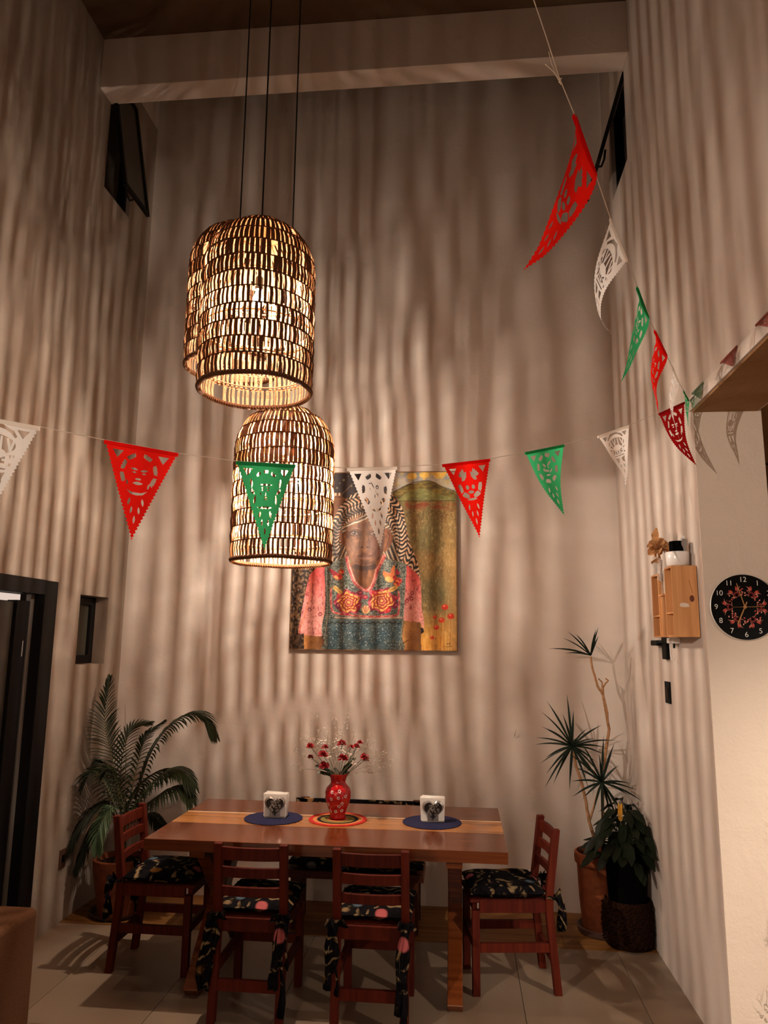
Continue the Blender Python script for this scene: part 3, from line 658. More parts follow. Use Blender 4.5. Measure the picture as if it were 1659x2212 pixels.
# dracaena
dr = thing('potted_dracaena', 'tall bare-stemmed dracaena with spiky leaf tufts in a terracotta pot', 'plant', (.868, 5.05, 0)); D0 = dr.location.copy()
MB().lathe([(.125,.03),(.140,.2),(.148,.40),(.160,.405),(.163,.43),(.160,.462),(.148,.470),(.140,.455),(.136,.42)], n=40).build('pot', M['terra'], dr, True)
MB().lathe([(.13,0),(.155,.012),(.162,.04),(.15,.045),(.13,.03)], n=36).build('saucer', M['terra_dark'], dr, True)
MB().lathe([(.001,.425),(.139,.425)], n=24, cap0=False).build('soil', M['soil'], dr)
def dp(px, py, Y=5.05): return at(px, py, Y=Y)-D0
def cane(pts, r0, r1, Y=5.05):
    P = [dp(px, py, Y+dy) for px, py, dy in pts]; P[0].z = .42 if pts[0][1] > 1850 else P[0].z
    Q = []
    for i in range(len(P)-1):
        for k_ in range(3): Q.append(P[i].lerp(P[i+1], k_/3)+Vector((random.uniform(-.002,.002),0,0)))
    Q.append(P[-1]); return MB().tube(Q, r0, 8, r1).build('cane', M['trunk'], dr, True)
cane([(1293,1862,0),(1284,1810,0),(1273,1774,0),(1266,1735,0),(1258,1695,0),(1243,1650,0),(1236,1618,0)], .011, .008)
cane([(1273,1774,0),(1283,1745,0),(1290,1715,0),(1300,1692,-.02)], .008, .006)
cane([(1304,1860,.03),(1304,1800,.03),(1301,1740,.03),(1302,1690,.03),(1310,1610,.03),(1316,1575,.03),(1307,1530,.03),(1302,1500,.03),(1302,1480,.03)], .011, .008)
cane([(1314,1572,.02),(1313,1540,.01),(1303,1500,.01)], .006, .006)
cane([(1302,1500,.03),(1290,1482,.02),(1280,1445,.0),(1276,1418,.0)], .009, .006)
cane([(1302,1483,.03),(1300,1474,.03),(1293,1466,.02)], .005, .004); cane([(1303,1484,.03),(1309,1475,.03),(1314,1470,.03),(1308,1465,.03)], .0055, .004)
def tuft(cx, cy, Y, dirs, w0):
    c_ = dp(cx, cy, Y)
    for dx, dy, dz in dirs:                      # leaf tips given as offsets in metres (x, y, z)
        e = Vector((dx, dy, dz)); L = e.length
        pts = [c_+e*u+Vector((0,0,1))*(.05*L*math.sin(PI*u)) for u in [i/7 for i in range(8)]]
        MB().blade(pts, lambda u: w0*(.45+.55*math.sin(PI*min(1,u*.8+.1)))*(1-u**3) if u < .98 else .0002, up=(0,-.75,.65), fold=.35).build('leaf', M['drac'], dr, True)
S_ = 5.0/1600
def offs(cx, cy, tips, ysp, seed):
    rr = random.Random(seed); return [((px-cx)*S_, rr.uniform(*ysp), (cy-py)*S_) for px, py in tips]
tuft(1276, 1416, 5.05, offs(1276,1416, [(1214,1380),(1232,1366),(1250,1372),(1290,1358),(1293,1375),(1187,1403),(1200,1402),(1225,1412),(1283,1362),(1240,1372)], (-.12,.08), 1), .0068)
tuft(1236, 1612, 5.04, offs(1236,1612, [(1234,1510),(1191,1525),(1170,1540),(1170,1570),(1165,1600),(1162,1613),(1172,1650),(1176,1692),(1196,1690),(1233,1672),(1298,1569),(1318,1594),(1280,1640),(1268,1662),(1290,1665),(1312,1635),(1250,1655),(1205,1655),(1180,1635),(1215,1545),(1262,1570),(1276,1590),(1240,1540),(1300,1610),(1222,1560),(1250,1600),(1185,1580),(1228,1700),(1262,1690),(1290,1690),(1180,1665)], (-.16,.14), 2), .008)
tuft(1300, 1690, 5.03, offs(1300,1690, [(1378,1722),(1356,1690),(1325,1610),(1322,1635),(1235,1635),(1250,1640),(1272,1640),(1248,1665),(1236,1715),(1275,1745),(1322,1765),(1346,1765),(1302,1770),(1350,1712),(1330,1740),(1290,1630),(1262,1612),(1312,1602),(1334,1655),(1368,1705),(1262,1725),(1290,1770),(1335,1780),(1240,1690)], (-.16,.12), 3), .008)
# peace-lily-like bush in basket
pb = thing('potted_bush', 'dark leafy plant with yellow flowers in a black pot set in a woven basket', 'plant', (.985, 4.87, 0)); B0 = pb.location.copy()
MB().lathe([(.110,.0),(.135,.01),(.150,.05),(.152,.13),(.147,.20),(.135,.255),(.128,.262),(.12,.25)], n=40).build('basket', M['basket'], pb, True)
mb = MB()
for j in range(7):
    for k_ in range(26):
        a = (k_+.5*(j % 2))*2*PI/26; z = .03+j*.032; r = .154 if 1 < j < 5 else .149; a2 = a+.20
        mb.tube([((r-.004)*math.cos(a), (r-.004)*math.sin(a), z), ((r+.003)*math.cos((a+a2)/2), (r+.003)*math.sin((a+a2)/2), z+.008), ((r-.004)*math.cos(a2), (r-.004)*math.sin(a2), z+.016)], .005, 5)
stuff(mb.build('weave', M['basket'], pb, True))
MB().lathe([(.100,.10),(.112,.27),(.125,.50),(.138,.51),(.14,.53),(.128,.53),(.12,.48)], n=36).build('pot', M['black_pot'], pb, True)
MB().lathe([(.001,.50),(.122,.50)], n=24, cap0=False).build('soil', M['soil'], pb)
rl = random.Random(31)
for i in range(96):
    a = rl.uniform(0, 2*PI); rr = rl.uniform(.03, .23); h = .74-.9*rr*rr*4+rl.uniform(-.12, .08); 
    bx = min(.105, rr*math.cos(a)*1.0); by = rr*math.sin(a)
    s = Vector((rl.uniform(-.04,.04), rl.uniform(-.04,.04), .50)); c_ = Vector((bx*.8, by*.8, h)); L = rl.uniform(.09,.16)
    o = Vector((math.cos(a), math.sin(a), rl.uniform(-1.1, -.1))).normalized()
    if c_.x+o.x*L > .13: o.x = (.13-c_.x)/L
    pts = [c_, c_+o*L*.33+Vector((0,0,.015)), c_+o*L*.7+Vector((0,0,.004)), c_+o*L]
    mb = MB().tube([s, (s+c_)/2+Vector((0,0,.03)), c_], .0025, 5).blade(pts, lambda u: .002+.026*math.sin(PI*min(1,u*.93+.05)), up=(math.cos(a)*.3, math.sin(a)*.3-.4, 1), fold=.25)
    mb.build('leaf', M['lily_leaf'], pb, True)
for px, py, s in ((1340,1765,1.0),(1394,1818,.75),(1391,1795,.5)):
    c_ = at(px, py, Y=4.80)-B0; mb = MB()
    for lay in range(6):
        for k_ in range(4):
            a = k_*PI/2+lay*.7; z = lay*.013*s
            mb.blade([c_+Vector((0,0,z-.02*s)), c_+Vector((math.cos(a)*.010*s, math.sin(a)*.010*s, z-.006*s)), c_+Vector((math.cos(a)*.013*s, math.sin(a)*.013*s, z+.012*s))], lambda u: .007*s*(1-u*.7), up=(0,-.5,.5), fold=.3)
    mb.build('yellow_flower', M['yellow'], pb, True)
    mb = MB()
    for k_ in range(4):
        a = k_*1.7+.4; mb.blade([c_, c_+Vector((math.cos(a)*.018, math.sin(a)*.018, .012))*s, c_+Vector((math.cos(a)*.034, math.sin(a)*.034, .010))*s], lambda u: .004*s*(1-u*.6), up=(0,-.5,.5))
    mb.build('white_petals', M['white_petal'], pb)
    MB().tube([Vector((c_.x*.5, c_.y*.5, .55)), c_+Vector((0,0,-.02))], .0025, 5).build('flower_stalk', M['stem'], pb)
clamp_x(dr, hi=XR-.012); clamp_x(pb, hi=XR-.012)
# ------------------------------------------------------------------ left foreground upholstered block
s0 = thing('sofa', 'brown upholstered sofa end cut off by the lower left edge', 'sofa', (-2.15, 2.6, 0))
MB().box((-.32, -1.1, .04), (.30, .745, .585)).build('sofa_body', M['sofa'], s0, True, bevel=.028, seg=4)
MB().box((-.29, -1.08, .0), (.27, .72, .045)).build('plinth', M['black'], s0)
# ------------------------------------------------------------------ pendant lamps
def slat_block(mb, a0, a1, r0, r1, z0, z1, rnd, bow):
    """one reed: leaning box between ring (r0,z0) below and (r1,z1) above"""
    sh = rnd.uniform(-.20, .20)*(a1-a0); t_ = rnd.uniform(.002, .0035); tw = rnd.uniform(-.003, .003); vs = []
    for (r, z, s_) in ((r0, z0, 0), ((r0+r1)/2+bow, (z0+z1)/2, sh*.5), (r1, z1, sh)):
        for (a, q) in ((a0, -tw), (a1, tw)):
            for dr in (0, t_):
                R_ = r+dr+q; vs.append((R_*math.cos(a+s_), R_*math.sin(a+s_), z))
    fs = []
    for k_ in (0, 4): fs += [(k_, k_+2, k_+6, k_+4), (k_+1, k_+5, k_+7, k_+3), (k_, k_+4, k_+5, k_+1), (k_+2, k_+3, k_+7, k_+6)]
    mb.add(vs, fs)
def pendant(label, x, y, zrim, seed, R_=.28, rot=0, power=1.0):
    t = thing('pendant_lamp', label, 'lamp', (x, y, zrim), rot, 'woven reed pendant lamps'); rnd = random.Random(seed)
    rows = [(R_*.985, .0), (R_*.985, .025)]; z = .025
    for i in range(8): z += .083; rows.append((R_*(1.0 if i < 7 else .985), z))
    for r, dz in ((.90, .075), (.74, .07), (.50, .05)): z += dz; rows.append((R_*r, z))
    top = z
    # rim
    MB().tube([((rows[1][0]+.002)*math.cos(a), (rows[1][0]+.002)*math.sin(a), .014+.002*math.sin(5*a)) for a in [i/72*2*PI for i in range(73)]], .0125, 8, cap=False).build('rim', M['rope'], t, True)
    mb = MB()
    for i in range(110):
        a = i/110*2*PI; r = rows[1][0]; mb.tube([(r*math.cos(a)+(.014)*math.cos(a), r*math.sin(a)+.014*math.sin(a), .018), (r*math.cos(a+.03), r*math.sin(a+.03), -.001), (r*math.cos(a+.05)-.012*math.cos(a), r*math.sin(a+.05)-.012*math.sin(a), .014)], .0022, 4)
    stuff(mb.build('rim_binding', M['straw'], t))
    for j in range(1, len(rows)-1):
        (r0, z0), (r1, z1) = rows[j], rows[j+1]; n = 68 if j < 10 else (64 if j == 10 else 44); mb = MB(); ph = rnd.uniform(0, .1); da = 2*PI/n
        for i in range(n):
            if rnd.random() < .03: continue
            wd = da*(rnd.choice((.40, .46, .5, .54, .58, .66)) if j < 7 else rnd.choice((.68, .76, .84))); a = ph+i*da+rnd.uniform(-.07, .07)*da
            slat_block(mb, a, a+wd, r0+.002, r1-.001, z0-.004, z1+.004, rnd, .006)
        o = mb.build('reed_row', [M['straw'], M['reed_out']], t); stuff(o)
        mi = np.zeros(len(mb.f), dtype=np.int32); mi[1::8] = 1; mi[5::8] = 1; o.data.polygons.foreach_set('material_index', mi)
        rr = r1+.001; mbr = MB()
        mbr.tube([((rr+.0045)*math.cos(a), (rr+.0045)*math.sin(a), z1+.003*math.sin(a*3+j)+rnd.uniform(-.0015,.0015)) for a in [i/60*2*PI for i in range(61)]], .0032, 5, cap=False)
        mbr.build('binding_hoop', M['rope'], t, True)
    for zz in (.10, .30, .52):
        MB().tube([((R_-.006)*math.cos(a), (R_-.006)*math.sin(a), zz+.025) for a in [i/60*2*PI for i in range(61)]], .0035, 6, cap=False).build('inner_hoop', M['straw'], t, True)
    for k_ in range(6):
        a = k_*PI/3+.4; MB().tube([((R_-.008)*math.cos(a), (R_-.008)*math.sin(a), .02), ((R_-.008)*math.cos(a), (R_-.008)*math.sin(a), .64), (R_*.70*math.cos(a), R_*.70*math.sin(a), top-.06), (R_*.48*math.cos(a), R_*.48*math.sin(a), top-.008)], .0028, 5).build('inner_rib', M['straw'], t)
    MB().lathe([(.001, top+.004), (R_*.50, top), (R_*.50, top-.006)], n=36, cap0=False).build('top_disc', M['straw'], t)
    bz = .50
    MB().tube([(0,0,top+.0), (0,0,bz+.10)], .003, 6).build('inner_cord', M['cord'], t)
    MB().lathe([(.012, bz+.13), (.020, bz+.12), (.021, bz+.055), (.014, bz+.05)], n=20).build('socket', M['socket'], t, True)
    MB().lathe([(.013, bz+.052), (.018, bz+.035), (.030, bz+.010), (.031, bz-.008), (.024, bz-.028), (.010, bz-.038), (.001, bz-.040)], n=24, cap0=False).build('bulb', M['bulb'], t, True)
    MB().lathe([(.001,bz+.016),(.004,bz+.014),(.0045,bz-.012),(.001,bz-.014)], n=10, cap0=False).build('filament', M['filament'], t)
    MB().tube([(0,0,top), (0,0,ZC-zrim)], .0045, 8).build('cord', M['cord'], t)
    for k_ in range(5):
        l = lamp('pendant_light', 'POINT', (0,0,0), PENDANT_W*power, WARM, .009); l.parent = t; l.location = (0, 0, bz-.034+.017*k_)
    return t
pf = at(550, 850, Y=3.47); pw_ = at(607, 1218, Y=4.08); pq = at(503, 800, Y=4.08)
pendant('nearest reed pendant lamp, its lit opening seen from below', pf.x, pf.y, pf.z, 1, power=.54)
pendant('lowest reed pendant lamp, behind the green flag and in front of the painting', pw_.x, pw_.y, pw_.z, 2, rot=.7, power=2.7)
pendant('reed pendant lamp mostly hidden behind the left side of the nearest one', pq.x, pq.y, pq.z, 3, rot=1.3, power=.32)
# ------------------------------------------------------------------ paper flags
def ell(cx, cy, rx, ry, rot=0, n=10):
    return [(cx+rx*math.cos(a)*math.cos(rot)-ry*math.sin(a)*math.sin(rot), cy+rx*math.cos(a)*math.sin(rot)+ry*math.sin(a)*math.cos(rot)) for a in [i*2*PI/n for i in range(n)]]
def almond(cx, cy, L, w_, rot):
    o = []
    for i in range(10):
        t_ = i/10*2; u = (t_ if t_ <= 1 else 2-t_)*2-1; s_ = (1 if t_ <= 1 else -1)*w_*(1-u*u); o.append((cx+u*L*math.cos(rot)-s_*math.sin(rot), cy+u*L*math.sin(rot)+s_*math.cos(rot)))
    return o
def cloud(cx, cy, ang, R_, span, w_, seed):
    """bumpy leaf-like slot following a ring"""
    rnd = random.Random(seed); o = []
    n = 7
    for i in range(n+1):
        a = ang-span/2+span*i/n; r = R_+w_*(.7+.5*abs(math.sin(i*1.7+seed))); o.append((cx+r*math.cos(a), cy+r*math.sin(a)*.86))
    for i in range(n, -1, -1):
        a = ang-span/2+span*i/n; r = R_-w_*.3*math.sin(PI*i/n); o.append((cx+r*math.cos(a), cy+r*math.sin(a)*.86))
    return o
def strokes(lines, w_):
    out = []
    for l in lines:
        for (x0, y0), (x1, y1) in zip(l[:-1], l[1:]):
            dx, dy = x1-x0, y1-y0; L = math.hypot(dx, dy) or 1; nx, ny = -dy/L*w_, dx/L*w_; ex, ey = dx/L*w_*.6, dy/L*w_*.6
            out.append([(x0-ex+nx, y0-ey+ny), (x1+ex+nx, y1+ey+ny), (x1+ex-nx, y1+ey-ny), (x0-ex-nx, y0-ey-ny)])
    return out
LET = {'V': [[(0,0),(.5,1),(1,0)]], 'I': [[(.5,0),(.5,1)]], 'A': [[(0,1),(.5,0),(1,1)],[(.22,.62),(.78,.62)]], 'M': [[(0,1),(0,0),(.5,.7),(1,0),(1,1)]],
       'E': [[(1,0),(0,0),(0,1),(1,1)],[(0,.5),(.8,.5)]], 'X': [[(0,0),(1,1)],[(1,0),(0,1)]], 'C': [[(1,.05),(.4,0),(0,.5),(.4,1),(1,.95)]], 'O': [[(.5,0),(0,.5),(.5,1),(1,.5),(.5,0)]]}
def word(txt, x0, x1, y0, y1, w_, arch=0):
    n = len(txt); adv = (x1-x0)/n; L = []
    for i, ch in enumerate(txt):
        for l in LET[ch]:
            L.append([(x0+adv*(i+.14+.72*px), y0+(y1-y0)*py+arch*((i+.5)/n*2-1)**2) for px, py in l])
    L = [[(1-px, py) for px, py in l] for l in L]          # the flag is seen from behind: words run backwards
    return strokes(L, w_)
def design(kind, seed=0):
    holes, keep = [], []
    holes += [[(.12,.075),(.27,.075),(.195,.16)], [(.73,.075),(.88,.075),(.805,.16)]]
    cx, cy = .5, .285
    if kind == 'viva':
        holes += [cloud(cx, cy+.01, -PI/2, .265, 1.9, .035, 1)]
        holes += [ell(.5, .245, .235, .10, 0, 18), [(.27,.34),(.73,.34),(.69,.455),(.31,.455)]]
        keep += word('VIVA', .27, .73, .165, .285, .014, .03)+[ell(.5,.335,.13,.055,0,12)]+word('MEXICO', .285, .715, .35, .445, .012)
        holes += [ell(.5,.325,.085,.028,0,10), [(.35,.48),(.65,.48),(.63,.497),(.37,.497)], [(.36,.52),(.47,.54),(.45,.62),(.40,.60)], [(.64,.52),(.53,.54),(.55,.62),(.60,.60)]]
    elif kind == 'skull':
        for a in (-PI/2-.75, -PI/2+.75, PI-.35, .35, PI-1.25+.2, 1.05): holes.append(cloud(cx, cy, a, .19, .62, .055, int(a*7)))
        holes += [[(.36,.17),(.46,.13),(.45,.20),(.40,.25),(.34,.25)], [(.64,.17),(.54,.13),(.55,.20),(.60,.25),(.66,.25)]]
        holes += [ell(.5,.405,.06,.022), ell(.38,.455,.075,.018,.3), ell(.62,.455,.075,.018,-.3), almond(.5,.50,.11,.016,0), ell(.44,.34,.035,.03), ell(.56,.34,.035,.03)]
    elif kind == 'wreath':
        for k_ in range(8):
            a = -PI/2+k_*2*PI/8+.2; holes.append(cloud(cx, cy, a, .20, .50, .05, k_))
        holes += [almond(.44,.24,.05,.018,.6), almond(.56,.22,.06,.016,-.5), almond(.48,.32,.07,.016,.2), almond(.58,.33,.045,.014,-.7), ell(.42,.30,.02,.028), almond(.5,.385,.06,.012,0), almond(.53,.27,.03,.012,1.2)]
    elif kind == 'hat':
        for a in (-PI/2-.62, -PI/2, -PI/2+.62): holes.append(cloud(cx, cy+.0, a, .20, .36, .032, int(a*9)))
        for s in (-1, 1): holes += [almond(.5+s*.24, .24, .055, .02, PI/2+s*.2), almond(.5+s*.22, .335, .05, .022, s*-.7), almond(.5+s*.175, .43, .06, .018, PI/2-s*.15)]
        holes += [almond(.5,.255,.11,.010,0), ell(.455,.29,.022,.009), ell(.545,.29,.022,.009), ell(.455,.318,.02,.008), ell(.545,.318,.02,.008), almond(.5,.365,.03,.008,1.57), ell(.5,.40,.028,.009), ell(.5,.425,.035,.007), almond(.42,.36,.025,.008,1.2), almond(.5,.52,.13,.014,0)]
    elif kind == 'face':
        for a in (-PI/2-.55, -PI/2+.45, PI+.35, -.25, PI-.35, .45): holes.append(cloud(cx, cy, a, .205, .52, .042, int(a*5)+3))
        holes += [almond(.435,.25,.05,.013,.1), almond(.57,.26,.05,.013,-.1), almond(.44,.285,.03,.009,0), almond(.57,.292,.03,.009,0), ell(.5,.355,.04,.012), almond(.5,.40,.07,.018,0), [(.36,.475),(.44,.50),(.56,.50),(.64,.475),(.58,.52),(.5,.53),(.42,.52)], almond(.36,.40,.03,.012,1.3), almond(.645,.42,.035,.013,1.8)]
    elif kind == 'ear':
        for a in (-PI/2-.45, -PI/2+.5, PI+.1, .05, PI-.75, .85): holes.append(cloud(cx, cy, a, .20, .50, .048, int(a*6)+2))
        holes += [almond(.47,.22,.06,.008,1.0), almond(.42,.20,.03,.006,.2), almond(.42,.27,.02,.006,1.4), ell(.56,.25,.030,.026), almond(.53,.31,.045,.007,1.3), almond(.50,.36,.03,.008,1.7), almond(.56,.345,.03,.008,1.4)]
        keep += [ell(.56,.252,.016,.014)]
        holes += [[(.38,.48),(.45,.515),(.55,.515),(.62,.48),(.58,.535),(.5,.555),(.42,.535)]]
        keep += [[(.485,.47),(.515,.47),(.515,.56),(.485,.56)]]
    holes += [almond(.41,.60,.042,.017,PI/2+.25), almond(.59,.60,.042,.017,PI/2-.25), almond(.45,.69,.04,.015,PI/2+.15), almond(.55,.69,.04,.015,PI/2-.15), almond(.5,.79,.045,.015,PI/2)]
    return holes, keep
_dc = {}
def flag_tris(kind):
    if kind in _dc: return _dc[kind]
    holes, keep = design(kind)
    out = [(0,0),(1,0)]; n = 26
    for i in range(n):                       # zigzag sides
        v0, v1 = i/n, (i+.5)/n
        out.append((1-v0*.5*.985, v0)) if i else None
        out.append((1-v1*.5-.018, v1))
    out.append((.515,.985)); out.append((.5,1)); out.append((.485,.985))
    left = []
    for i in range(n):
        v0, v1 = i/n, (i+.5)/n
        if i: left.append((v0*.5*.985, v0))
        left.append((v1*.5+.018, v1))
    out += left[::-1]
    pts, edges = [], []
    for poly in [out]+holes+keep:
        s_ = len(pts); pts += [Vector(p) for p in poly]; edges += [(s_+i, s_+(i+1) % len(poly)) for i in range(len(poly))]
    for i in range(13):
        for j in range(18):
            x, y = (i+.5)/13, (j+.5)/18
            if y*.5+.03 < x < 1-y*.5-.03: pts.append(Vector((x+random.uniform(-.004,.004), y+random.uniform(-.003,.003))))
    V, E_, F, *_ = delaunay_2d_cdt(pts, edges, [], 0, 1e-5)
    V = np.array([tuple(v) for v in V]); F = np.array([f for f in F if len(f) == 3]); c_ = V[F].mean(1)
    def inside(poly, p):
        P = np.array(poly); x, y = p[:,0], p[:,1]; r = np.zeros(len(p), bool)
        for (x0, y0), (x1, y1) in zip(P, np.roll(P, -1, 0)):
            cr = (y0 > y) != (y1 > y)
            with np.errstate(divide='ignore', invalid='ignore'): xi = (x1-x0)*(y-y0)/(y1-y0)+x0
            r ^= cr & (x < xi)
        return r
    ok = inside(out, c_); h = np.zeros(len(c_), bool); kp = np.zeros(len(c_), bool)
    for p in holes: h |= inside(p, c_)
    for p in keep: kp |= inside(p, c_)
    F = F[ok & (~h | kp)]; _dc[kind] = (V, F); return V, F
def flag(label, A, B, Ap, kind, mat, curl=(0,0,0), cup=.0, tip=(0,0,0), group='tissue paper flags', hem=None):
    A, B, Ap = Vector(A), Vector(B), Vector(Ap); mid = (A+B)/2
    t = thing('paper_flag', label, 'flag', mid, 0, group); V, F = flag_tris(kind)
    e1, e2 = B-A, Ap-mid; nn = e1.cross(e2).normalized(); curl = Vector(curl); tip = Vector(tip)
    if nn.y > 0: nn = -nn
    P = []
    for x, v in V:
        p = A-mid+e1*x+e2*v+curl*math.sin(PI*v)+nn*cup*((x-.5)**2*4*(1-v)-.3)*math.sin(PI*min(1, v*1.2+.05))+tip*max(0, v-.8)**2*25
        P.append(p)
    s_ = link('sheet', mesh('sheet', P, [tuple(int(i) for i in f) for f in F], mat, True), t)
    h_ = MB(); n = 6; dn = e2.normalized()
    o1 = nn*.0015
    for i in range(n):
        a, b_ = A-mid+e1*(i/n), A-mid+e1*((i+1)/n); d_ = dn*.011
        h_.add([a+o1, b_+o1, b_+d_+o1, a+d_+o1, a-o1, b_-o1, b_+d_-o1, a+d_-o1], [(0,1,2,3),(7,6,5,4),(0,4,5,1),(3,2,6,7)])
    h_.build('hem', hem or mat, t)
    return t
# string 2: from the slab corner across the room to the left
def F2(label, r, l, apex, kind, mat, Yr, Yl, Ya=None, **kw):
    flag(label, at(*l, Y=Yl), at(*r, Y=Yr), at(*apex, Y=Ya or (Yr+Yl)/2-.01), kind, mat, **kw)
G2 = 'flags on the string across the painting'
F2('deep red paper flag hanging at the slab corner, tip swung to the right', (1478,868), (1422,893), (1505,1006), 'face', M['p_darkred'], 3.518, 3.391, 3.42, curl=(-.025,-.02,-.02), cup=.01, group=G2)
F2('small white VIVA MEXICO flag in front of the right corner of the walls', (1358,918), (1290,942), (1356,1040), 'viva', M['p_white'], 3.275, 3.148, 3.2, cup=.012, tip=(-.012,0,-.03), group=G2)
F2('green flag with flower wreath on the string right of the painting', (1218,960), (1133,977), (1219,1113), 'wreath', M['p_green'], 3.032, 2.905, 2.95, curl=(-.012,0,-.004), cup=.012, group=G2)
F2('red flag with skull cut-out overlapping the right edge of the painting', (1058,991), (955,1003), (1036,1161), 'skull', M['p_red'], 2.789, 2.662, 2.7, cup=.01, group=G2)
F2('white flag with cut-out face hanging in front of the painted woman', (857,1008), (750,1011), (822,1185), 'ear', M['p_white'], 2.546, 2.419, 2.47, cup=.008, group=G2)
F2('green flag with hatted figure in front of the lowest pendant lamp', (638,1004), (510,996), (571,1188), 'hat', M['p_green'], 2.303, 2.176, 2.23, cup=.006, group=G2)
F2('large red flag with cut-out face left of the lamps', (385,979), (225,950), (284,1166), 'face', M['p_red'], 2.06, 1.933, 1.97, cup=.012, group=G2)
F2('white VIVA MEXICO flag cut off by the left edge of the picture', (87,922), (-97,888), (-28,1122), 'viva', M['p_white'], 1.817, 1.69, 1.74, cup=.006, group=G2)
pts2 = [at(1494,866,Y=3.55), at(1478,868,Y=3.518), at(1422,893,Y=3.391), at(1358,918,Y=3.275), at(1290,942,Y=3.148), at(1218,960,Y=3.032), at(1133,977,Y=2.905), at(1058,991,Y=2.789), at(955,1003,Y=2.662), at(857,1008,Y=2.546), at(750,1011,Y=2.419), at(638,1004,Y=2.303), at(510,996,Y=2.176), at(385,979,Y=2.06), at(225,950,Y=1.933), at(87,922,Y=1.817), at(-97,888,Y=1.69)]
d = pts2[-1]-pts2[-3]; pts2 += [pts2[-1]+d*1.2+Vector((0,0,.03)), Vector((-2.492, .75, 2.48))]
tag(MB().tube(pts2, .0013, 5).build('bunting_string', M['string']), 'white string of flags crossing the room in front of the painting', 'string')
# string 1: from the corner up over the camera
G1 = 'flags on the string rising towards the top edge'
def F1(label, far, near, apex, kind, mat, Yf, Yn, Ya, **kw):
    flag(label, at(*near, Y=Yn), at(*far, Y=Yf), at(*apex, Y=Ya), kind, mat, group=G1, **kw)
F1('dark green flag seen edge-on beside the slab corner', (1488,864), (1476,842), (1487,925), 'wreath', M['p_green'], 3.56, 3.41, 3.50, cup=.01)
F1('long narrow white flag hanging over the deep red flag', (1466,826), (1450,788), (1468,950), 'viva', M['p_white'], 3.24, 3.07, 3.16, cup=.03, curl=(-.02,0,0))
F1('red flag folded lengthwise, between the green and the narrow white flag', (1440,768), (1413,712), (1423,897), 'face', M['p_red'], 2.914, 2.741, 2.83, cup=.04, curl=(-.015,0,0))
F1('green flag with faded lacework, blown left, high on the right wall', (1401,686), (1376,618), (1341,827), 'wreath', M['p_green'], 2.586, 2.413, 2.5, cup=.03, curl=(.015,0,0))
F1('white VIVA MEXICO flag with curled tail below the big red flag', (1355,560), (1318,470), (1299,715), 'viva', M['p_white'], 2.259, 2.086, 2.17, cup=.02, curl=(-.03,0,0), tip=(.03,0,-.012))
F1('biggest red flag, blown left, near the upper right window', (1287,378), (1240,245), (1131,583), 'skull', M['p_red'], 1.931, 1.758, 1.84, cup=.05, curl=(.02,0,-.035))
pts1 = [at(1493,866,Y=3.57), at(1488,864,Y=3.56), at(1476,842,Y=3.40), at(1466,826,Y=3.242), at(1450,788,Y=3.069), at(1440,768,Y=2.914), at(1413,712,Y=2.741), at(1401,686,Y=2.586), at(1376,618,Y=2.413), at(1355,560,Y=2.259), at(1318,470,Y=2.086), at(1287,378,Y=1.931), at(1240,245,Y=1.758), at(1207,165,Y=1.66), at(1180,80,Y=1.57), at(1153,0,Y=1.49), at(1080,-271,Y=1.284), at(936,-750,Y=1.01)]
pts1.append(Vector((-.2, -.28, 4.2)))
tag(MB().tube(pts1, .0014, 5).build('bunting_string', M['string']), 'white string of flags rising from the slab corner to the top edge', 'string')
k0 = at(1207,168,Y=1.66)
tag(MB().tube([at(1212,182,Y=1.665), at(1206,170,Y=1.655), at(1213,168,Y=1.66), at(1208,178,Y=1.66)], .0017, 5).tube([at(1209,176,Y=1.66), at(1196,155,Y=1.65), at(1177,138,Y=1.64)], .0014, 5).tube([at(1206,168,Y=1.66), at(1192,140,Y=1.65), at(1185,112,Y=1.645)], .0009, 5).build('string_knot', M['string']), 'frayed knot with loose ends tied in the rising string', 'knot')
# crumpled flags along the slab edge
def edge_flag(label, y0, y1, mat, kind):
    A, B = Vector((XR-.016, y0, ZS+.068)), Vector((XR-.016, y1, ZS+.066))
    flag(label, A, B, ((A+B)/2)+Vector((-.006, -.05, -.072)), kind, mat, group='flags lying along the slab edge')
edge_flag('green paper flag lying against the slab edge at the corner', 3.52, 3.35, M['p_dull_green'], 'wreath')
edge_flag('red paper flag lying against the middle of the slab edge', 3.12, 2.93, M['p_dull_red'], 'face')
edge_flag('red paper flag on the slab edge at the right border', 2.74, 2.55, M['p_dull_red'], 'skull')
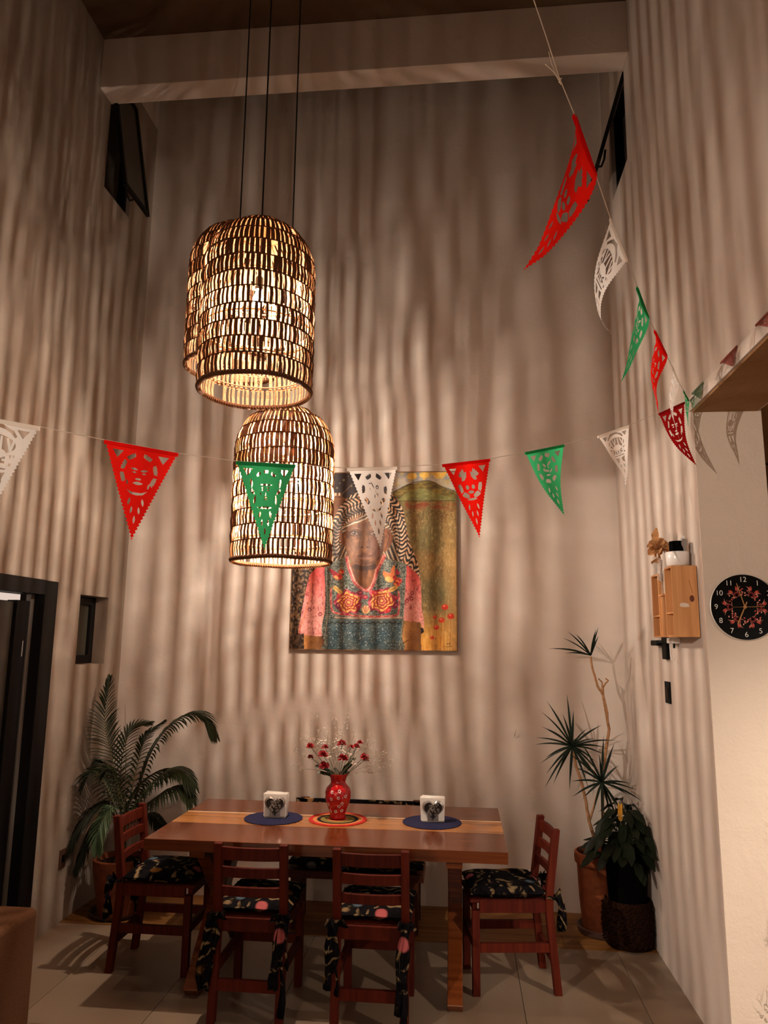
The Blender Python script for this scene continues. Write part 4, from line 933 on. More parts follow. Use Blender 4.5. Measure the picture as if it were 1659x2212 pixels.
# ------------------------------------------------------------------ the painted portrait (flat print: one colour per canvas point)
def paint_portrait():
    W_, H_ = 330, 352
    uu, vv = np.meshgrid(np.linspace(0, 1, W_), np.linspace(0, 1, H_))
    TLc, TRc, BRc, BLc = (158, 99), (1597, 81), (1605, 1684), (108, 1663)
    X = (TLc[0]*(1-uu)+TRc[0]*uu)*(1-vv)+(BLc[0]*(1-uu)+BRc[0]*uu)*vv; Y = (TLc[1]*(1-uu)+TRc[1]*uu)*(1-vv)+(BLc[1]*(1-uu)+BRc[1]*uu)*vv
    rs = np.random.RandomState(4); tab = rs.rand(128, 128)
    def vn(x, y, ox=0):
        x = x+ox*17.3; y = y+ox*9.1; xi = np.floor(x).astype(int); yi = np.floor(y).astype(int); fx = x-xi; fy = y-yi; fx = fx*fx*(3-2*fx); fy = fy*fy*(3-2*fy)
        g = lambda a, b_: tab[a % 128, b_ % 128]
        return (g(xi,yi)*(1-fx)+g(xi+1,yi)*fx)*(1-fy)+(g(xi,yi+1)*(1-fx)+g(xi+1,yi+1)*fx)*fy
    def fb(sx, sy, ox=0): return (vn(X/sx, Y/sy, ox)+.5*vn(X/sx*2, Y/sy*2, ox+3)+.25*vn(X/sx*4, Y/sy*4, ox+5))/1.75
    def smooth(pts, k=5):
        P = [np.array(p, float) for p in pts]; n = len(P); o = []
        for i in range(n):
            p0, p1, p2, p3 = P[i-1], P[i], P[(i+1) % n], P[(i+2) % n]
            for t_ in [j/k for j in range(k)]: o.append(.5*((2*p1)+(p2-p0)*t_+(2*p0-5*p1+4*p2-p3)*t_*t_+(3*p1-p0-3*p2+p3)*t_**3))
        return o
    def inp(pts, sm=True):
        P = np.array(smooth(pts) if sm else pts, float); r = np.zeros(X.shape, bool)
        for (x0, y0), (x1, y1) in zip(P, np.roll(P, -1, 0)):
            if y0 == y1: continue
            r ^= ((y0 > Y) != (y1 > Y)) & (X < (x1-x0)*(Y-y0)/(y1-y0)+x0)
        return r.astype(float)
    def el(cx, cy, rx, ry, rot=0, soft=.25):
        dx, dy = X-cx, Y-cy; a = dx*math.cos(rot)+dy*math.sin(rot); b_ = -dx*math.sin(rot)+dy*math.cos(rot)
        return np.clip((1-np.sqrt((a/rx)**2+(b_/ry)**2))/soft+.5, 0, 1)
    def line(pts, w_, sm=True):
        P = smooth(pts+pts[::-1][1:-1], 4)[:(len(pts)-1)*4+1] if sm and len(pts) > 2 else [np.array(p, float) for p in pts]; d = np.full(X.shape, 1e9)
        for p, q in zip(P[:-1], P[1:]):
            L = max(1e-6, float(((q-p)**2).sum())); t_ = np.clip(((X-p[0])*(q[0]-p[0])+(Y-p[1])*(q[1]-p[1]))/L, 0, 1)
            d = np.minimum(d, np.hypot(X-p[0]-t_*(q[0]-p[0]), Y-p[1]-t_*(q[1]-p[1])))
        return np.clip(1.4-d/w_, 0, 1)
    I = np.zeros(X.shape+(3,)); c_ = lambda *a: np.array(a, float)
    def put(m_, col, a=1.0):
        nonlocal I
        m3 = (m_*a)[..., None]; I = I*(1-m3)+(col if isinstance(col, np.ndarray) and col.ndim == 3 else c_(*col))*m3
    def mix(f, a, b_): return c_(*a)*(1-f[..., None])+c_(*b_)*f[..., None]
    one = np.ones(X.shape)
    # field and sky on the right
    n1 = fb(26, 120, 1); n2 = fb(9, 40, 2); n3 = fb(140, 200, 3)
    put(one, mix(np.clip((n1*.6+n2*.6-.1), 0, 1), (92,70,34), (158,130,80)))
    put(np.clip((n3-.45)*3, 0, 1), (84,84,50), .6)
    put(np.clip(1-abs(Y-1180)/260, 0, 1)*np.clip(1-abs(X-1400)/260, 0, 1), mix(fb(20,60,7), (70,72,48), (105,98,62)), .8)
    put(np.clip((Y-1330)/230, 0, 1)*(X > 1200), mix(fb(14,110,8), (190,120,35), (226,178,96)), .9)
    put(np.clip((X-1480)/110, 0, 1)*np.clip((Y-600)/300, 0, 1), (196,160,104), .7)
    put(np.clip((fb(8,30,11)-.62)*7, 0, 1)*(Y > 420), (205,185,140), .35)
    put(np.clip((fb(10,16,12)-.60)*8, 0, 1)*np.clip(1-abs(Y-480)/150, 0, 1), (70,40,20), .6)
    put(np.clip((fb(60,30,13)-.42)*5, 0, 1)*np.clip(1-abs(Y-385)/65, 0, 1)*(X > 1150), (120,50,28), .85)
    sky = (Y < 342).astype(float); put(sky, mix(fb(70,60,14), (120,125,128), (190,182,165)))
    put(sky*np.clip((fb(50,40,15)-.48)*6, 0, 1)*np.clip(1-(Y-90)/150, 0, 1), (205,165,75))
    for x, y in ((1320,110),(1450,118),(1210,120)): put(el(x, y, 45, 30), (222,180,80), .8)
    hill = inp([(1040,275),(1100,240),(1180,195),(1230,190),(1290,172),(1345,163),(1410,175),(1470,215),(1540,250),(1592,262),(1600,350),(1090,352)])
    put(hill, mix(np.clip(fb(40,14,16)*1.5-.3, 0, 1), (74,64,34), (138,122,60))); put(inp([(1100,330),(1200,255),(1330,240),(1450,290),(1592,330),(1592,348),(1100,350)])*1., mix(fb(20,12,17), (84,92,52), (150,152,92)), .75)
    put(line([(1040,275),(1180,197),(1345,163),(1470,215),(1592,262)], 5), (52,44,28), .7); put(line([(1090,350),(1592,347)], 4, False), (66,44,24), .7)
    # night sky and houses on the left
    lt = inp([(100,60),(1010,60),(1000,330),(740,520),(560,900),(100,960)], False); put(lt, mix(fb(60,60,20), (30,24,26), (54,46,48)))
    for x, y, r in ((505,95,8),(600,157,12),(540,230,7),(565,185,5),(672,215,7),(470,140,6),(640,120,5)): put(el(x, y, r, r), (150,140,110), .8)
    put(inp([(100,300),(440,290),(590,310),(640,340),(610,480),(520,700),(300,930),(100,940)], False), mix(fb(50,60,21), (80,46,24), (122,78,42)))
    put(inp([(300,270),(580,275),(590,305),(300,300)], False), mix(np.clip(np.sin(X/5.5)*2, 0, 1), (92,58,38), (190,170,140))); put(line([(300,308),(600,316)], 3, False), (60,28,14))
    put(line([(590,283),(680,190)], 3, False), (130,110,90)); put(inp([(468,350),(492,352),(492,378),(468,376)], False), (170,150,110)); put(line([(470,330),(600,440)], 2, False), (50,30,18), .5)
    # stones lower left
    st = inp([(90,930),(480,900),(480,1700),(90,1700)], False); s1 = fb(17,19,22)
    put(st, mix(np.clip((s1-.40)*3.6, 0, 1), (28,16,10), (118,90,62))); put(st*np.clip((fb(11,15,23)-.62)*7, 0, 1), (172,148,120), .7); put(st*np.clip((Y-1350)/300, 0, 1), (34,18,10), .45)
    # rebozo
    rb1 = [(440,905),(455,760),(470,640),(500,540),(545,440),(590,370),(650,305),(730,268),(820,240),(930,240),(1020,285),(1085,345),(1130,430),(1150,540),(1170,650),(1200,760),(1245,860),(1270,960),(1278,1040),(1200,985),(1130,910),(1060,890),(960,860),(940,600),(820,480),(640,560),(590,700),(560,820),(520,890)]
    rm = inp(rb1); dx, dy = X-800, (Y-700)*.93; th = np.arctan2(dy, dx); rho = np.hypot(dx, dy)+18*fb(90,90,24)
    band = np.floor(rho/62); ph = band*1.9; sw = np.sin(th*58+ph+2.6*np.sin(rho/14)+4*fb(60,60,25)); ss = np.clip(sw*2.2+.45, 0, 1)
    put(rm, mix(ss, (17,12,12), (196,170,142))); put(rm*np.clip((fb(30,30,26)-.52)*6, 0, 1)*ss, (176,112,66), .7)
    put(rm*np.clip(1.3-np.abs((rho/62) % 1-.02)/.10, 0, 1), (24,15,12), .9)
    put(rm*np.clip(1-np.abs(np.hypot((X-770)/1.0, (Y-730)*.9)-262)/40, 0, 1), (14,10,10), .55)
    put(inp([(520,900),(560,840),(600,740),(640,900),(600,920)]), mix(np.clip(np.sin((X+Y*.4)/5)+.3, 0, 1), (60,48,40), (175,155,130)))
    put(inp([(1010,640),(1060,700),(1080,830),(1120,900),(1040,880),(980,850)]), mix(np.clip(np.sin((X*.8-Y*.3)/5)+.2, 0, 1), (40,30,26), (170,150,125)))
    # neck, face, ears, hair
    put(inp([(675,900),(940,850),(925,960),(880,1060),(840,1130),(800,1150),(740,1105),(690,1030)]), mix(np.clip(fb(26,90,30)*1.4-.25, 0, 1), (66,38,20), (146,92,46)))
    put(el(790, 945, 115, 35), (52,30,20), .8)
    face = inp([(592,640),(612,575),(660,530),(740,492),(820,470),(900,480),(960,540),(985,620),(980,720),(955,810),(915,880),(860,925),(790,940),(715,925),(660,880),(622,800),(602,720)])
    fcol = mix(np.clip(fb(34,40,31)*1.5-.25, 0, 1), (80,50,34), (138,94,64)); put(face, fcol)
    put(face*np.clip((X-800)/190, 0, 1), (70,44,36), .55); put(face*np.clip((620-Y)/150, 0, 1), (120,76,46), .5)
    put(face*el(690,760,60,80,.2,.8), (132,96,72), .5); put(face*el(880,770,70,80,-.2,.8), (116,82,74), .55); put(face*el(790,700,26,100,0,.8), (136,100,76), .6)
    put(face*el(700,648,75,34,0,.7), (70,44,30), .6); put(face*el(880,650,75,34,0,.7), (62,40,30), .6)
    put(line([(640,622),(690,596),(745,606)], 5), (134,104,80), .8); put(line([(645,612),(700,590),(750,604)], 3), (60,40,28), .6); put(line([(845,606),(900,592),(950,612)], 5), (120,92,72), .8)
    for ex in (693, 876):
        put(el(ex, 645, 36, 17, 0, .3), (122,98,82)); put(el(ex+1, 644, 16, 15, 0, .35), (22,14,12)); put(el(ex-5, 639, 4, 4), (190,170,150)); put(line([(ex-40,650),(ex-16,629),(ex+16,628),(ex+40,650)], 4), (44,26,18)); put(line([(ex-34,662),(ex,668),(ex+34,660)], 3), (54,34,24), .8); put(line([(ex-46,684),(ex,700),(ex+40,688)], 3), (66,42,30), .6)
    put(line([(742,640),(748,690),(742,742),(758,764)], 4), (58,36,24), .75); put(line([(822,650),(826,700),(834,745),(822,766)], 4), (60,38,28), .5)
    put(el(786,755,44,24,0,.5), (126,90,68), .8); put(el(763,770,11,6), (34,20,16)); put(el(812,771,11,6), (34,20,16)); put(line([(744,752),(736,770),(752,778)], 3), (50,30,22), .7); put(line([(832,752),(842,770),(826,778)], 3), (50,30,22), .7)
    put(line([(728,848),(760,838),(790,846),(822,838),(852,850)], 6), (88,50,42)); put(line([(730,852),(790,858),(850,852)], 3.5), (40,22,18)); put(el(790,868,46,12,0,.5), (130,92,78), .8); put(line([(750,890),(790,898),(830,888)], 3), (60,38,28), .6)
    for l in ([(722,776),(702,812),(700,850)], [(858,776),(884,815),(882,850)], [(760,560),(800,552),(850,558)], [(700,575),(780,570),(870,578)], [(640,700),(656,760),(676,800)], [(925,700),(918,760),(896,810)], [(715,900),(790,922),(860,905)]): put(line(l, 2.6), (60,38,28), .55)
    put(face*np.clip((fb(7,7,33)-.60)*6, 0, 1), (150,118,96), .25)
    put(inp([(560,640),(575,612),(600,620),(604,680),(612,740),(590,752),(566,700)]), (110,66,38)); put(line([(568,640),(584,628),(592,680),(604,740)], 3), (50,28,16), .8)
    put(inp([(965,620),(1000,600),(1040,650),(1036,720),(1000,790),(972,815),(952,800),(968,720)]), mix(fb(20,30,34), (84,46,24), (146,92,52))); put(line([(985,630),(1010,660),(1000,720),(975,790)], 4), (52,28,16), .8)
    hair = inp([(592,650),(585,600),(620,562),(690,535),(750,500),(812,466),(822,490),(790,528),(720,552),(650,580),(618,620)]); hs_ = np.clip(np.sin((X*.42+Y)/5+4*fb(50,30,35))*.8+.45, 0, 1); put(hair, mix(hs_, (76,62,50), (186,170,148)))
    put(inp([(960,560),(1000,570),(1050,640),(1060,690),(1030,650),(1010,610),(975,600)]), mix(hs_, (80,66,54), (186,168,144)))
    # sleeves
    lace = fb(15,15,40)
    sl = inp([(425,950),(360,955),(300,1010),(275,1080),(240,1230),(205,1420),(188,1525),(240,1535),(250,1550),(395,1562),(432,1420),(432,1150)]); sr = inp([(1152,945),(1225,985),(1278,1050),(1292,1180),(1296,1320),(1318,1440),(1306,1500),(1280,1440),(1150,1425),(1135,1380),(1138,1150)])
    for m_, cx in ((sl, 250), (sr, 1290)):
        put(m_, mix(np.clip((Y-960)/330+lace*.3-.1, 0, 1), (188,62,60), (206,138,130))); put(m_*np.clip(1-np.abs(lace-.5)/.022, 0, 1), (120,34,36), .8); put(m_*np.clip((Y-1330)/150, 0, 1)*np.clip((fb(9,9,41)-.5)*4, 0, 1), (216,176,160), .6); put(m_*np.clip((fb(13,40,42)-.62)*7, 0, 1), (104,20,30), .55)
    put(line([(190,1525),(300,1200),(290,1020)], 4), (196,96,40), .6)
    for fx, fy in ((290,1325),(387,1365),(1205,1230),(1212,1180),(1165,1250)):
        for k_ in range(6): put(el(fx+13*math.cos(k_*PI/3), fy+14*math.sin(k_*PI/3), 6, 6), (110,22,44))
    put(el(345,1382,6,6), (90,10,30))
    # arms
    put(inp([(242,1545),(400,1560),(440,1640),(440,1700),(240,1700)], False), mix(np.clip((X-240)/190+.4*fb(30,30,43)-.2, 0, 1), (186,132,74), (82,48,22)))
    put(inp([(1148,1425),(1282,1438),(1290,1540),(1292,1700),(1090,1700),(1120,1570)], False), mix(np.clip((X-1110)/190+.5*fb(40,60,44)-.25, 0, 1), (198,150,94), (104,64,30))); put(line([(1110,1650),(1130,1620),(1178,1590)], 3.5), (92,48,22)); put(inp([(1284,1480),(1310,1490),(1318,1520),(1292,1540)], False), (26,14,16))
    # dress
    dr_ = inp([(432,945),(500,905),(560,880),(620,850),(650,900),(672,985),(705,1075),(760,1135),(805,1160),(850,1130),(880,1060),(925,950),(968,885),(1040,890),(1110,905),(1160,950),(1150,1100),(1140,1300),(1130,1440),(1122,1560),(1088,1700),(450,1700),(425,1600),(402,1520),(408,1430),(436,1300),(432,1100)])
    sp = fb(7,7,50); put(dr_, mix(np.clip((sp-.32)*2.6, 0, 1), (42,52,50), (128,134,122))); put(dr_*np.clip((fb(6,9,51)-.66)*9, 0, 1), (200,196,180), .6)
    bib = inp([(452,1405),(1120,1405),(1110,1560),(1080,1700),(452,1700)], False)
    put(bib, mix(fb(80,60,52), (30,64,78), (88,100,98))); g = np.clip(np.maximum(np.cos(X/3.9), np.cos(Y/3.9))*3-2.1, 0, 1)*np.clip((fb(90,70,53)-.38)*4, 0, 1); put(bib*g, (20,28,32), .7); put(bib*np.clip((fb(7,7,54)-.68)*12, 0, 1), (196,200,196), .8); put(bib*np.clip(1-(Y-1405)/60, 0, 1), (96,104,94), .5)
    zz = 1432+14*np.abs(((X/26) % 2)-1)*1.4; put(bib*np.clip(1.6-np.abs(Y-zz)/5, 0, 1), (18,22,24), .85); put(line([(868,1430),(888,1500),(878,1600),(890,1690)], 3), (24,26,30), .9); put(line([(882,1430),(902,1500),(892,1600),(905,1690)], 2), (24,26,30), .8)
    put(line([(440,960),(450,1200),(452,1400),(430,1560),(452,1640)], 3), (150,152,140), .8); put(line([(415,1450),(440,1300),(436,1100),(432,960)], 3), (30,38,36), .8); put(line([(1158,960),(1148,1150),(1132,1420),(1095,1640)], 3), (150,150,138), .7)
    pk = lambda l, w_=9: (put(line(l, w_), (208,128,114)), put(line(l, w_*.55)*np.clip(np.sin((X+Y)/11)*2+1.1, 0, 1), (158,26,40)))
    pk([(486,1140),(484,1220),(490,1310),(520,1352),(640,1372),(800,1385),(960,1385),(1070,1375),(1092,1340),(1096,1240),(1090,1170)]); put(line([(520,1392),(800,1402),(1120,1396)], 6), (210,160,136), .8)
    # collar
    for l in ([(628,862),(640,930),(668,1010),(700,1085),(760,1140),(806,1158)], [(962,850),(940,900),(900,975),(880,1050),(850,1125),(812,1156)]): put(line(l, 17), mix(np.clip((fb(10,16,60)-.35)*3, 0, 1), (168,46,50), (206,128,118))); put(line([(a+9 if a < 800 else a-9, b_) for a, b_ in l], 3), (214,180,160))
    # embroidered roses
    def rose(cx, cy, R_, seed):
        rr = np.random.RandomState(seed); th_ = np.arctan2(Y-cy, X-cx); r_ = np.hypot((X-cx), (Y-cy)*1.12); rw = r_*(1+.10*np.sin(th_*5+seed)+.06*np.sin(th_*9+2*seed))
        m_ = np.clip((R_-rw)/6+.5, 0, 1); put(m_, (128,22,46)); put(m_*(rw > R_*.80)*np.clip(np.sin(th_*7)+.3, 0, 1), (196,92,104))
        for a, b_, col in ((.80,.62,(226,176,96)), (.62,.52,(150,34,30)), (.52,.40,(222,160,84)), (.40,.30,(140,26,34)), (.30,.20,(214,150,110)), (.20,.10,(160,40,30)), (.12,0,(234,190,110))): put(np.clip((R_*a-rw)/4+.5, 0, 1), col)
        put(np.clip((R_*.8-rw)/4, 0, 1)*np.clip(np.sin(th_*11+rw/7)*3-1.6, 0, 1), (140,30,26), .9)
    rose(645,1262,118,1); rose(940,1248,122,4)
    for cx, cy, col in ((745,1180,(112,20,50)),(790,1215,(150,40,60)),(560,1200,(170,40,50)),(1060,1220,(150,30,60)),(1000,1330,(186,34,34)),(545,1290,(90,16,50)),(735,1290,(130,20,36)),(880,1180,(176,40,36)),(1062,1290,(120,22,60))): put(el(cx, cy, 30, 20, cx*.7, .4), col); put(el(cx+4, cy-3, 13, 7, cx*.7), (206,110,110), .8)
    for cx, cy, R_ in ((545,1032,44),(580,990,26),(1035,1040,40),(1090,1070,34),(1075,1100,30)): put(el(cx, cy, R_, R_*.7, .2, .3), (190,60,48)); put(el(cx-R_*.3, cy+R_*.2, R_*.5, R_*.3, .6), (226,160,90)); put(el(cx+R_*.3, cy-R_*.1, R_*.3, R_*.25), (140,20,36))
    put(inp([(470,960),(520,985),(545,1010),(505,1025),(478,990)]), (150,24,44)); put(inp([(1020,1000),(1030,960),(1055,935),(1060,985),(1050,1025),(1010,1060),(975,1050),(950,1010),(960,985),(1000,1000)]), (204,116,66)); put(inp([(1062,1000),(1085,960),(1088,990),(1110,1000),(1080,1020)]), (158,36,70)); put(el(1008,1060,40,24,.3), (222,160,90))
    for cx, cy, a in ((530,1140,.75),(560,1165,.75),(1040,1145,-.45)): put(el(cx, cy, 50 if cx > 600 else 32, 19, a, .2), (220,178,96)); put(line([(cx-30*math.cos(a), cy-30*math.sin(a)), (cx+30*math.cos(a), cy+30*math.sin(a))], 2.5, False), (70,44,26), .8)
    put(el(800,1325,36,36,0,.2), (214,168,120)); put(line([(800,1295),(800,1355)], 4, False), (140,50,30)); put(line([(778,1305),(790,1345)], 4, False), (160,80,60)); put(line([(824,1305),(812,1345)], 4, False), (160,80,60))
    put(np.clip(1-np.abs(np.hypot(X-628,Y-1130)-18)/5, 0, 1), (170,176,164)); put(line([(610,1040),(640,1080),(628,1110)], 5), (88,110,92))
    # poppies
    for x, y, r in ((1500,1305,30),(1470,1420,26),(1552,1385,30),(1425,1482,24),(1412,1392,18),(1388,1570,18),(1420,1578,7)):
        put(line([(x, y+r*.6), (x-4, y+110), (x-10, 1690)], 2), (120,66,24), .8); put(el(x, y, r, r*.85, 0, .2)*np.clip(.7+.6*np.sin(np.arctan2(Y-y, X-x)*6)+.5, 0, 1), (186,38,18) if r > 17 else (130,20,20)); put(el(x-r*.25, y-r*.35, r*.28, r*.22), (230,150,110), .8)
    put(line([(1515,1625),(1528,1618),(1524,1632)], 2), (50,24,14)); put(line([(1540,1612),(1541,1632)], 2, False), (50,24,14)); put(line([(1505,1652),(1560,1646)], 2.5, False), (90,50,24), .8)
    # canvas grain and brush relief, then linear albedo
    I *= (1+.16*(fb(6,6,70)-.5)+.18*(fb(24,30,71)-.5))[..., None]
    I = np.clip(I, 0, 255)/255; lin = np.where(I <= .04045, I/12.92, ((I+.055)/1.055)**2.4)
    return W_, H_, np.clip(lin*PAINT_GAIN, 0, .9)
PAINT_GAIN = 1.08
PX0, PX1, PZ0, PZ1, PY = -1.222, -.022, 1.690, 2.980, 5.328
pt = thing('painting', 'large oil portrait of an old woman in a striped shawl and embroidered dress', 'painting', ((PX0+PX1)/2, PY, PZ0))
W_, H_, col = paint_portrait(); uu, vv = np.meshgrid(np.linspace(0, 1, W_), np.linspace(0, 1, H_))
P_ = np.stack([(PX0+(PX1-PX0)*uu)-(PX0+PX1)/2, np.zeros_like(uu), (PZ1-PZ0)*(1-vv)], -1).reshape(-1, 3)
idx = np.arange(W_*H_).reshape(H_, W_); Fq = np.stack([idx[1:, :-1], idx[1:, 1:], idx[:-1, 1:], idx[:-1, :-1]], -1).reshape(-1, 4)
me = bpy.data.meshes.new('canvas'); me.vertices.add(len(P_)); me.vertices.foreach_set('co', P_.ravel()); me.loops.add(Fq.size); me.loops.foreach_set('vertex_index', Fq.ravel())
me.polygons.add(len(Fq)); me.polygons.foreach_set('loop_start', np.arange(0, Fq.size, 4)); me.update(calc_edges=True)
ca = me.color_attributes.new('paint', 'FLOAT_COLOR', 'POINT'); ca.data.foreach_set('color', np.concatenate([col.reshape(-1, 3), np.ones((W_*H_, 1))], 1).ravel())
m, t, b = nt('oil_paint'); at_ = N(t, 'ShaderNodeAttribute', attribute_name='paint'); t.links.new(at_.outputs['Color'], b.inputs['Base Color']); b.inputs['Roughness'].default_value = .5; b.inputs['Specular IOR Level'].default_value = .25
nz = N(t, 'ShaderNodeTexNoise', i_Scale=60.0, i_Detail=4.0); t.links.new(coords(t, (1,1,.4)), nz.inputs[0]); bp_ = N(t, 'ShaderNodeBump', i_Strength=.25, i_Distance=.003); t.links.new(nz.outputs[0], bp_.inputs['Height']); t.links.new(bp_.outputs[0], b.inputs['Normal'])
me.materials.append(m); link('canvas', me, pt)
MB().box((-.60, .001, 0), (.60, .03, 1.29)).build('stretcher_frame', M['box_in'], pt)
fm = wood('thin_brown_edge', (.16,.085,.04), (.26,.15,.08), .5, 'X')
for a, b_ in (((-.606, -.004, -.006), (.606, .03, 0)), ((-.606, -.004, 1.29), (.606, .03, 1.296)), ((-.606, -.004, 0), (-.60, .03, 1.29)), ((.60, -.004, 0), (.606, .03, 1.29))):
    MB().box(a, b_).build('frame_strip', fm, pt)
# ------------------------------------------------------------------ wall clock
ck = thing('wall_clock', 'round black wall clock with cream numerals and a ring of red flowers', 'clock', (1.2955, 3.566, 1.922))
RC = .1505
def zdisc(r, y, n=72): return [(r*math.cos(i*2*PI/n), y, r*math.sin(i*2*PI/n)) for i in range(n)]
n = 72; q = zdisc(RC, 0)+zdisc(RC, -.006)
link('clock_rim', mesh('clock_rim', q+zdisc(RC-.0025, -.0075)+[(0,0,0)], [(i, (i+1) % n, n+(i+1) % n, n+i) for i in range(n)]+[(n+i, n+(i+1) % n, 2*n+(i+1) % n, 2*n+i) for i in range(n)], M['clock_rim']), ck)
link('clock_face', mesh('clock_face', zdisc(RC-.0022, -.0078), [tuple(range(n))], M['clock']), ck)
def text_mesh(s, size, mat, off=0.0):
    cu = bpy.data.curves.new('numeral', 'FONT'); cu.body = s; cu.size = size; cu.align_x = 'CENTER'; cu.align_y = 'CENTER'; cu.extrude = .0004; cu.offset = off; cu.resolution_u = 4
    o = bpy.data.objects.new('tmp', cu); C.objects.link(o); dg = bpy.context.evaluated_depsgraph_get(); me = bpy.data.meshes.new_from_object(o.evaluated_get(dg)); bpy.data.objects.remove(o)
    me.materials.clear(); me.materials.append(mat); me.transform(Matrix.Rotation(PI/2, 4, 'X')); return me
for h in range(1, 13):
    a = PI/2-h*PI/6; link('numeral', text_mesh(str(h), .034, M['numeral'], -.0004), ck, (.125*math.cos(a), -.0088, .125*math.sin(a)))
def cpt(r, a, y=-.0086): return Vector((r*math.cos(a), y, r*math.sin(a)))
def petal(mb, p, ang, L, w_, bend=0, y=-.0084):
    pts = []
    for s in (1, -1):
        for i in (range(7) if s > 0 else range(5, 0, -1)):
            u = i/6; aa = ang+bend*u; pts.append(Vector((p[0]+L*u*math.cos(aa)-s*w_*math.sin(PI*u)*math.sin(aa), y, p[2]+L*u*math.sin(aa)+s*w_*math.sin(PI*u)*math.cos(aa))))
    mb.add(pts, [tuple(range(len(pts)))])
for k_ in range(6):
    a = PI/2-(1+2*k_)*PI/6; d_, l_, p_ = MB(), MB(), MB(); c0 = cpt(.070, a)
    for j in range(5): petal(d_, cpt(.056, a), a+(j-2)*.42, .024, .0045)
    for s in (-1, 1):
        for j in range(3): petal(l_, cpt(.078, a+s*.10), a+s*(.05+.30*j), .026, .0020, s*.5)
        petal(p_, cpt(.070, a+s*.16), a+s*.25, .034, .0016, s*.7); petal(p_, cpt(.052, a+s*.05), a+s*.9, .022, .0012, s*.6)
    o = d_.build('flower_print', M['petal_print_dark'], ck); l_.build('flower_petals', M['petal_print'], o); p_.build('pale_petals', M['petal_print_pale'], o)
    b2 = PI/2-(2*k_+2)*PI/6; s1_, s2_ = MB(), MB(); rr = random.Random(k_)
    for j in range(9):
        p = cpt(.052+.034*rr.random(), b2+rr.uniform(-.26, .26)); petal(s1_ if j % 2 else s2_, p, rr.uniform(0, 6.3), .010, .0028, .6)
    o = s1_.build('blossom_print', M['petal_print'], ck); s2_.build('blossom_petals', M['petal_print_pale'], o)
def hand(ang, L, back, w0, w1, y, mat, name):
    a = math.radians(90-ang); d = Vector((math.cos(a), 0, math.sin(a))); s = Vector((-d.z, 0, d.x)); c0 = Vector((0, y, 0))
    vs = [c0-d*back-s*w0, c0-d*back+s*w0, c0+d*L+s*w1, c0+d*L-s*w1]; vs2 = [v-Vector((0,.0008,0)) for v in vs]
    link(name, mesh(name, vs+vs2, [(0,1,2,3),(7,6,5,4),(0,4,5,1),(1,5,6,2),(2,6,7,3),(3,7,4,0)], mat), ck)
hand(-15.5, .112, .0, .0022, .0018, -.0115, M['gold'], 'minute_hand'); hand(205, .086, .026, .0026, .0024, -.0100, M['gold'], 'hour_hand'); hand(268.5, .056, .085, .0012, .0004, -.013, M['gold'], 'second_hand')
MB().lathe([(.001,.004),(.007,.003),(.008,0)], n=20, cap0=False).xf(Matrix.Translation((0,-.0125,0)) @ Matrix.Rotation(PI/2, 4, 'X')).build('hub', M['gold'], ck)
# ------------------------------------------------------------------ stepped wooden wall shelf
sh = thing('wall_shelf', 'orange pine wall shelf with stepped cubbies beside the pier', 'shelf', (XR, 3.84, 1.785)); BT = .009
XF = -.120
def sb(nm, y0, y1, z0, z1, x0=XF, x1=-.004, mt='box'): return MB().box((x0, y0-3.84, z0-1.785), (x1, y1-3.84, z1-1.785)).build(nm, M[mt], sh, bevel=.0008)
sp_ = sb('side_panel', 3.650, 3.659, 1.785, 2.122)
sb('side_panel', 3.770, 3.779, 1.785, 2.112); sb('side_panel', 3.895, 3.904, 1.785, 2.104); sb('side_panel', 4.022, 4.031, 1.785, 2.104)
sb('bottom_panel', 3.659, 4.022, 1.785, 1.793); sb('top_panel', 3.659, 3.770, 2.112, 2.121); sb('top_panel', 3.904, 4.022, 2.095, 2.104)
sb('shelf_board', 3.659, 3.770, 1.895, 1.903); sb('shelf_board', 3.904, 4.022, 1.888, 1.896); sb('shelf_board', 3.779, 3.895, 1.988, 1.997)
sb('front_board', 3.779, 3.895, 1.793, 1.988, XF+.006, XF+.012, 'box_in'); sb('back_panel', 3.659, 4.022, 1.793, 2.095, -.010, -.005, 'box_in')
MB().add([(XF+.088+.011*math.cos(a), -.1905, 1.965-1.785+.016*math.sin(a)) for a in [i*2*PI/16 for i in range(16)]], [tuple(range(16))]).build('knot', M['knot'], sp_)
MB().add([(XF+.022+.0*i, -.1905, 0) for i in range(0)]+[(XF+x, -.1905, z-1.785) for x, z in ((.030,1.935),(.036,1.944),(.052,1.945),(.074,1.940),(.070,1.934),(.078,1.928),(.060,1.924),(.040,1.925),(.031,1.929))], [tuple(range(9))]).build('worn_patch', M['worn'], sp_)
MB().tube([(XF+.092, -.1905, .205), (XF+.084, -.1905, .24), (XF+.078, -.1905, .268)], .0008, 4).build('crack', M['knot'], sp_)
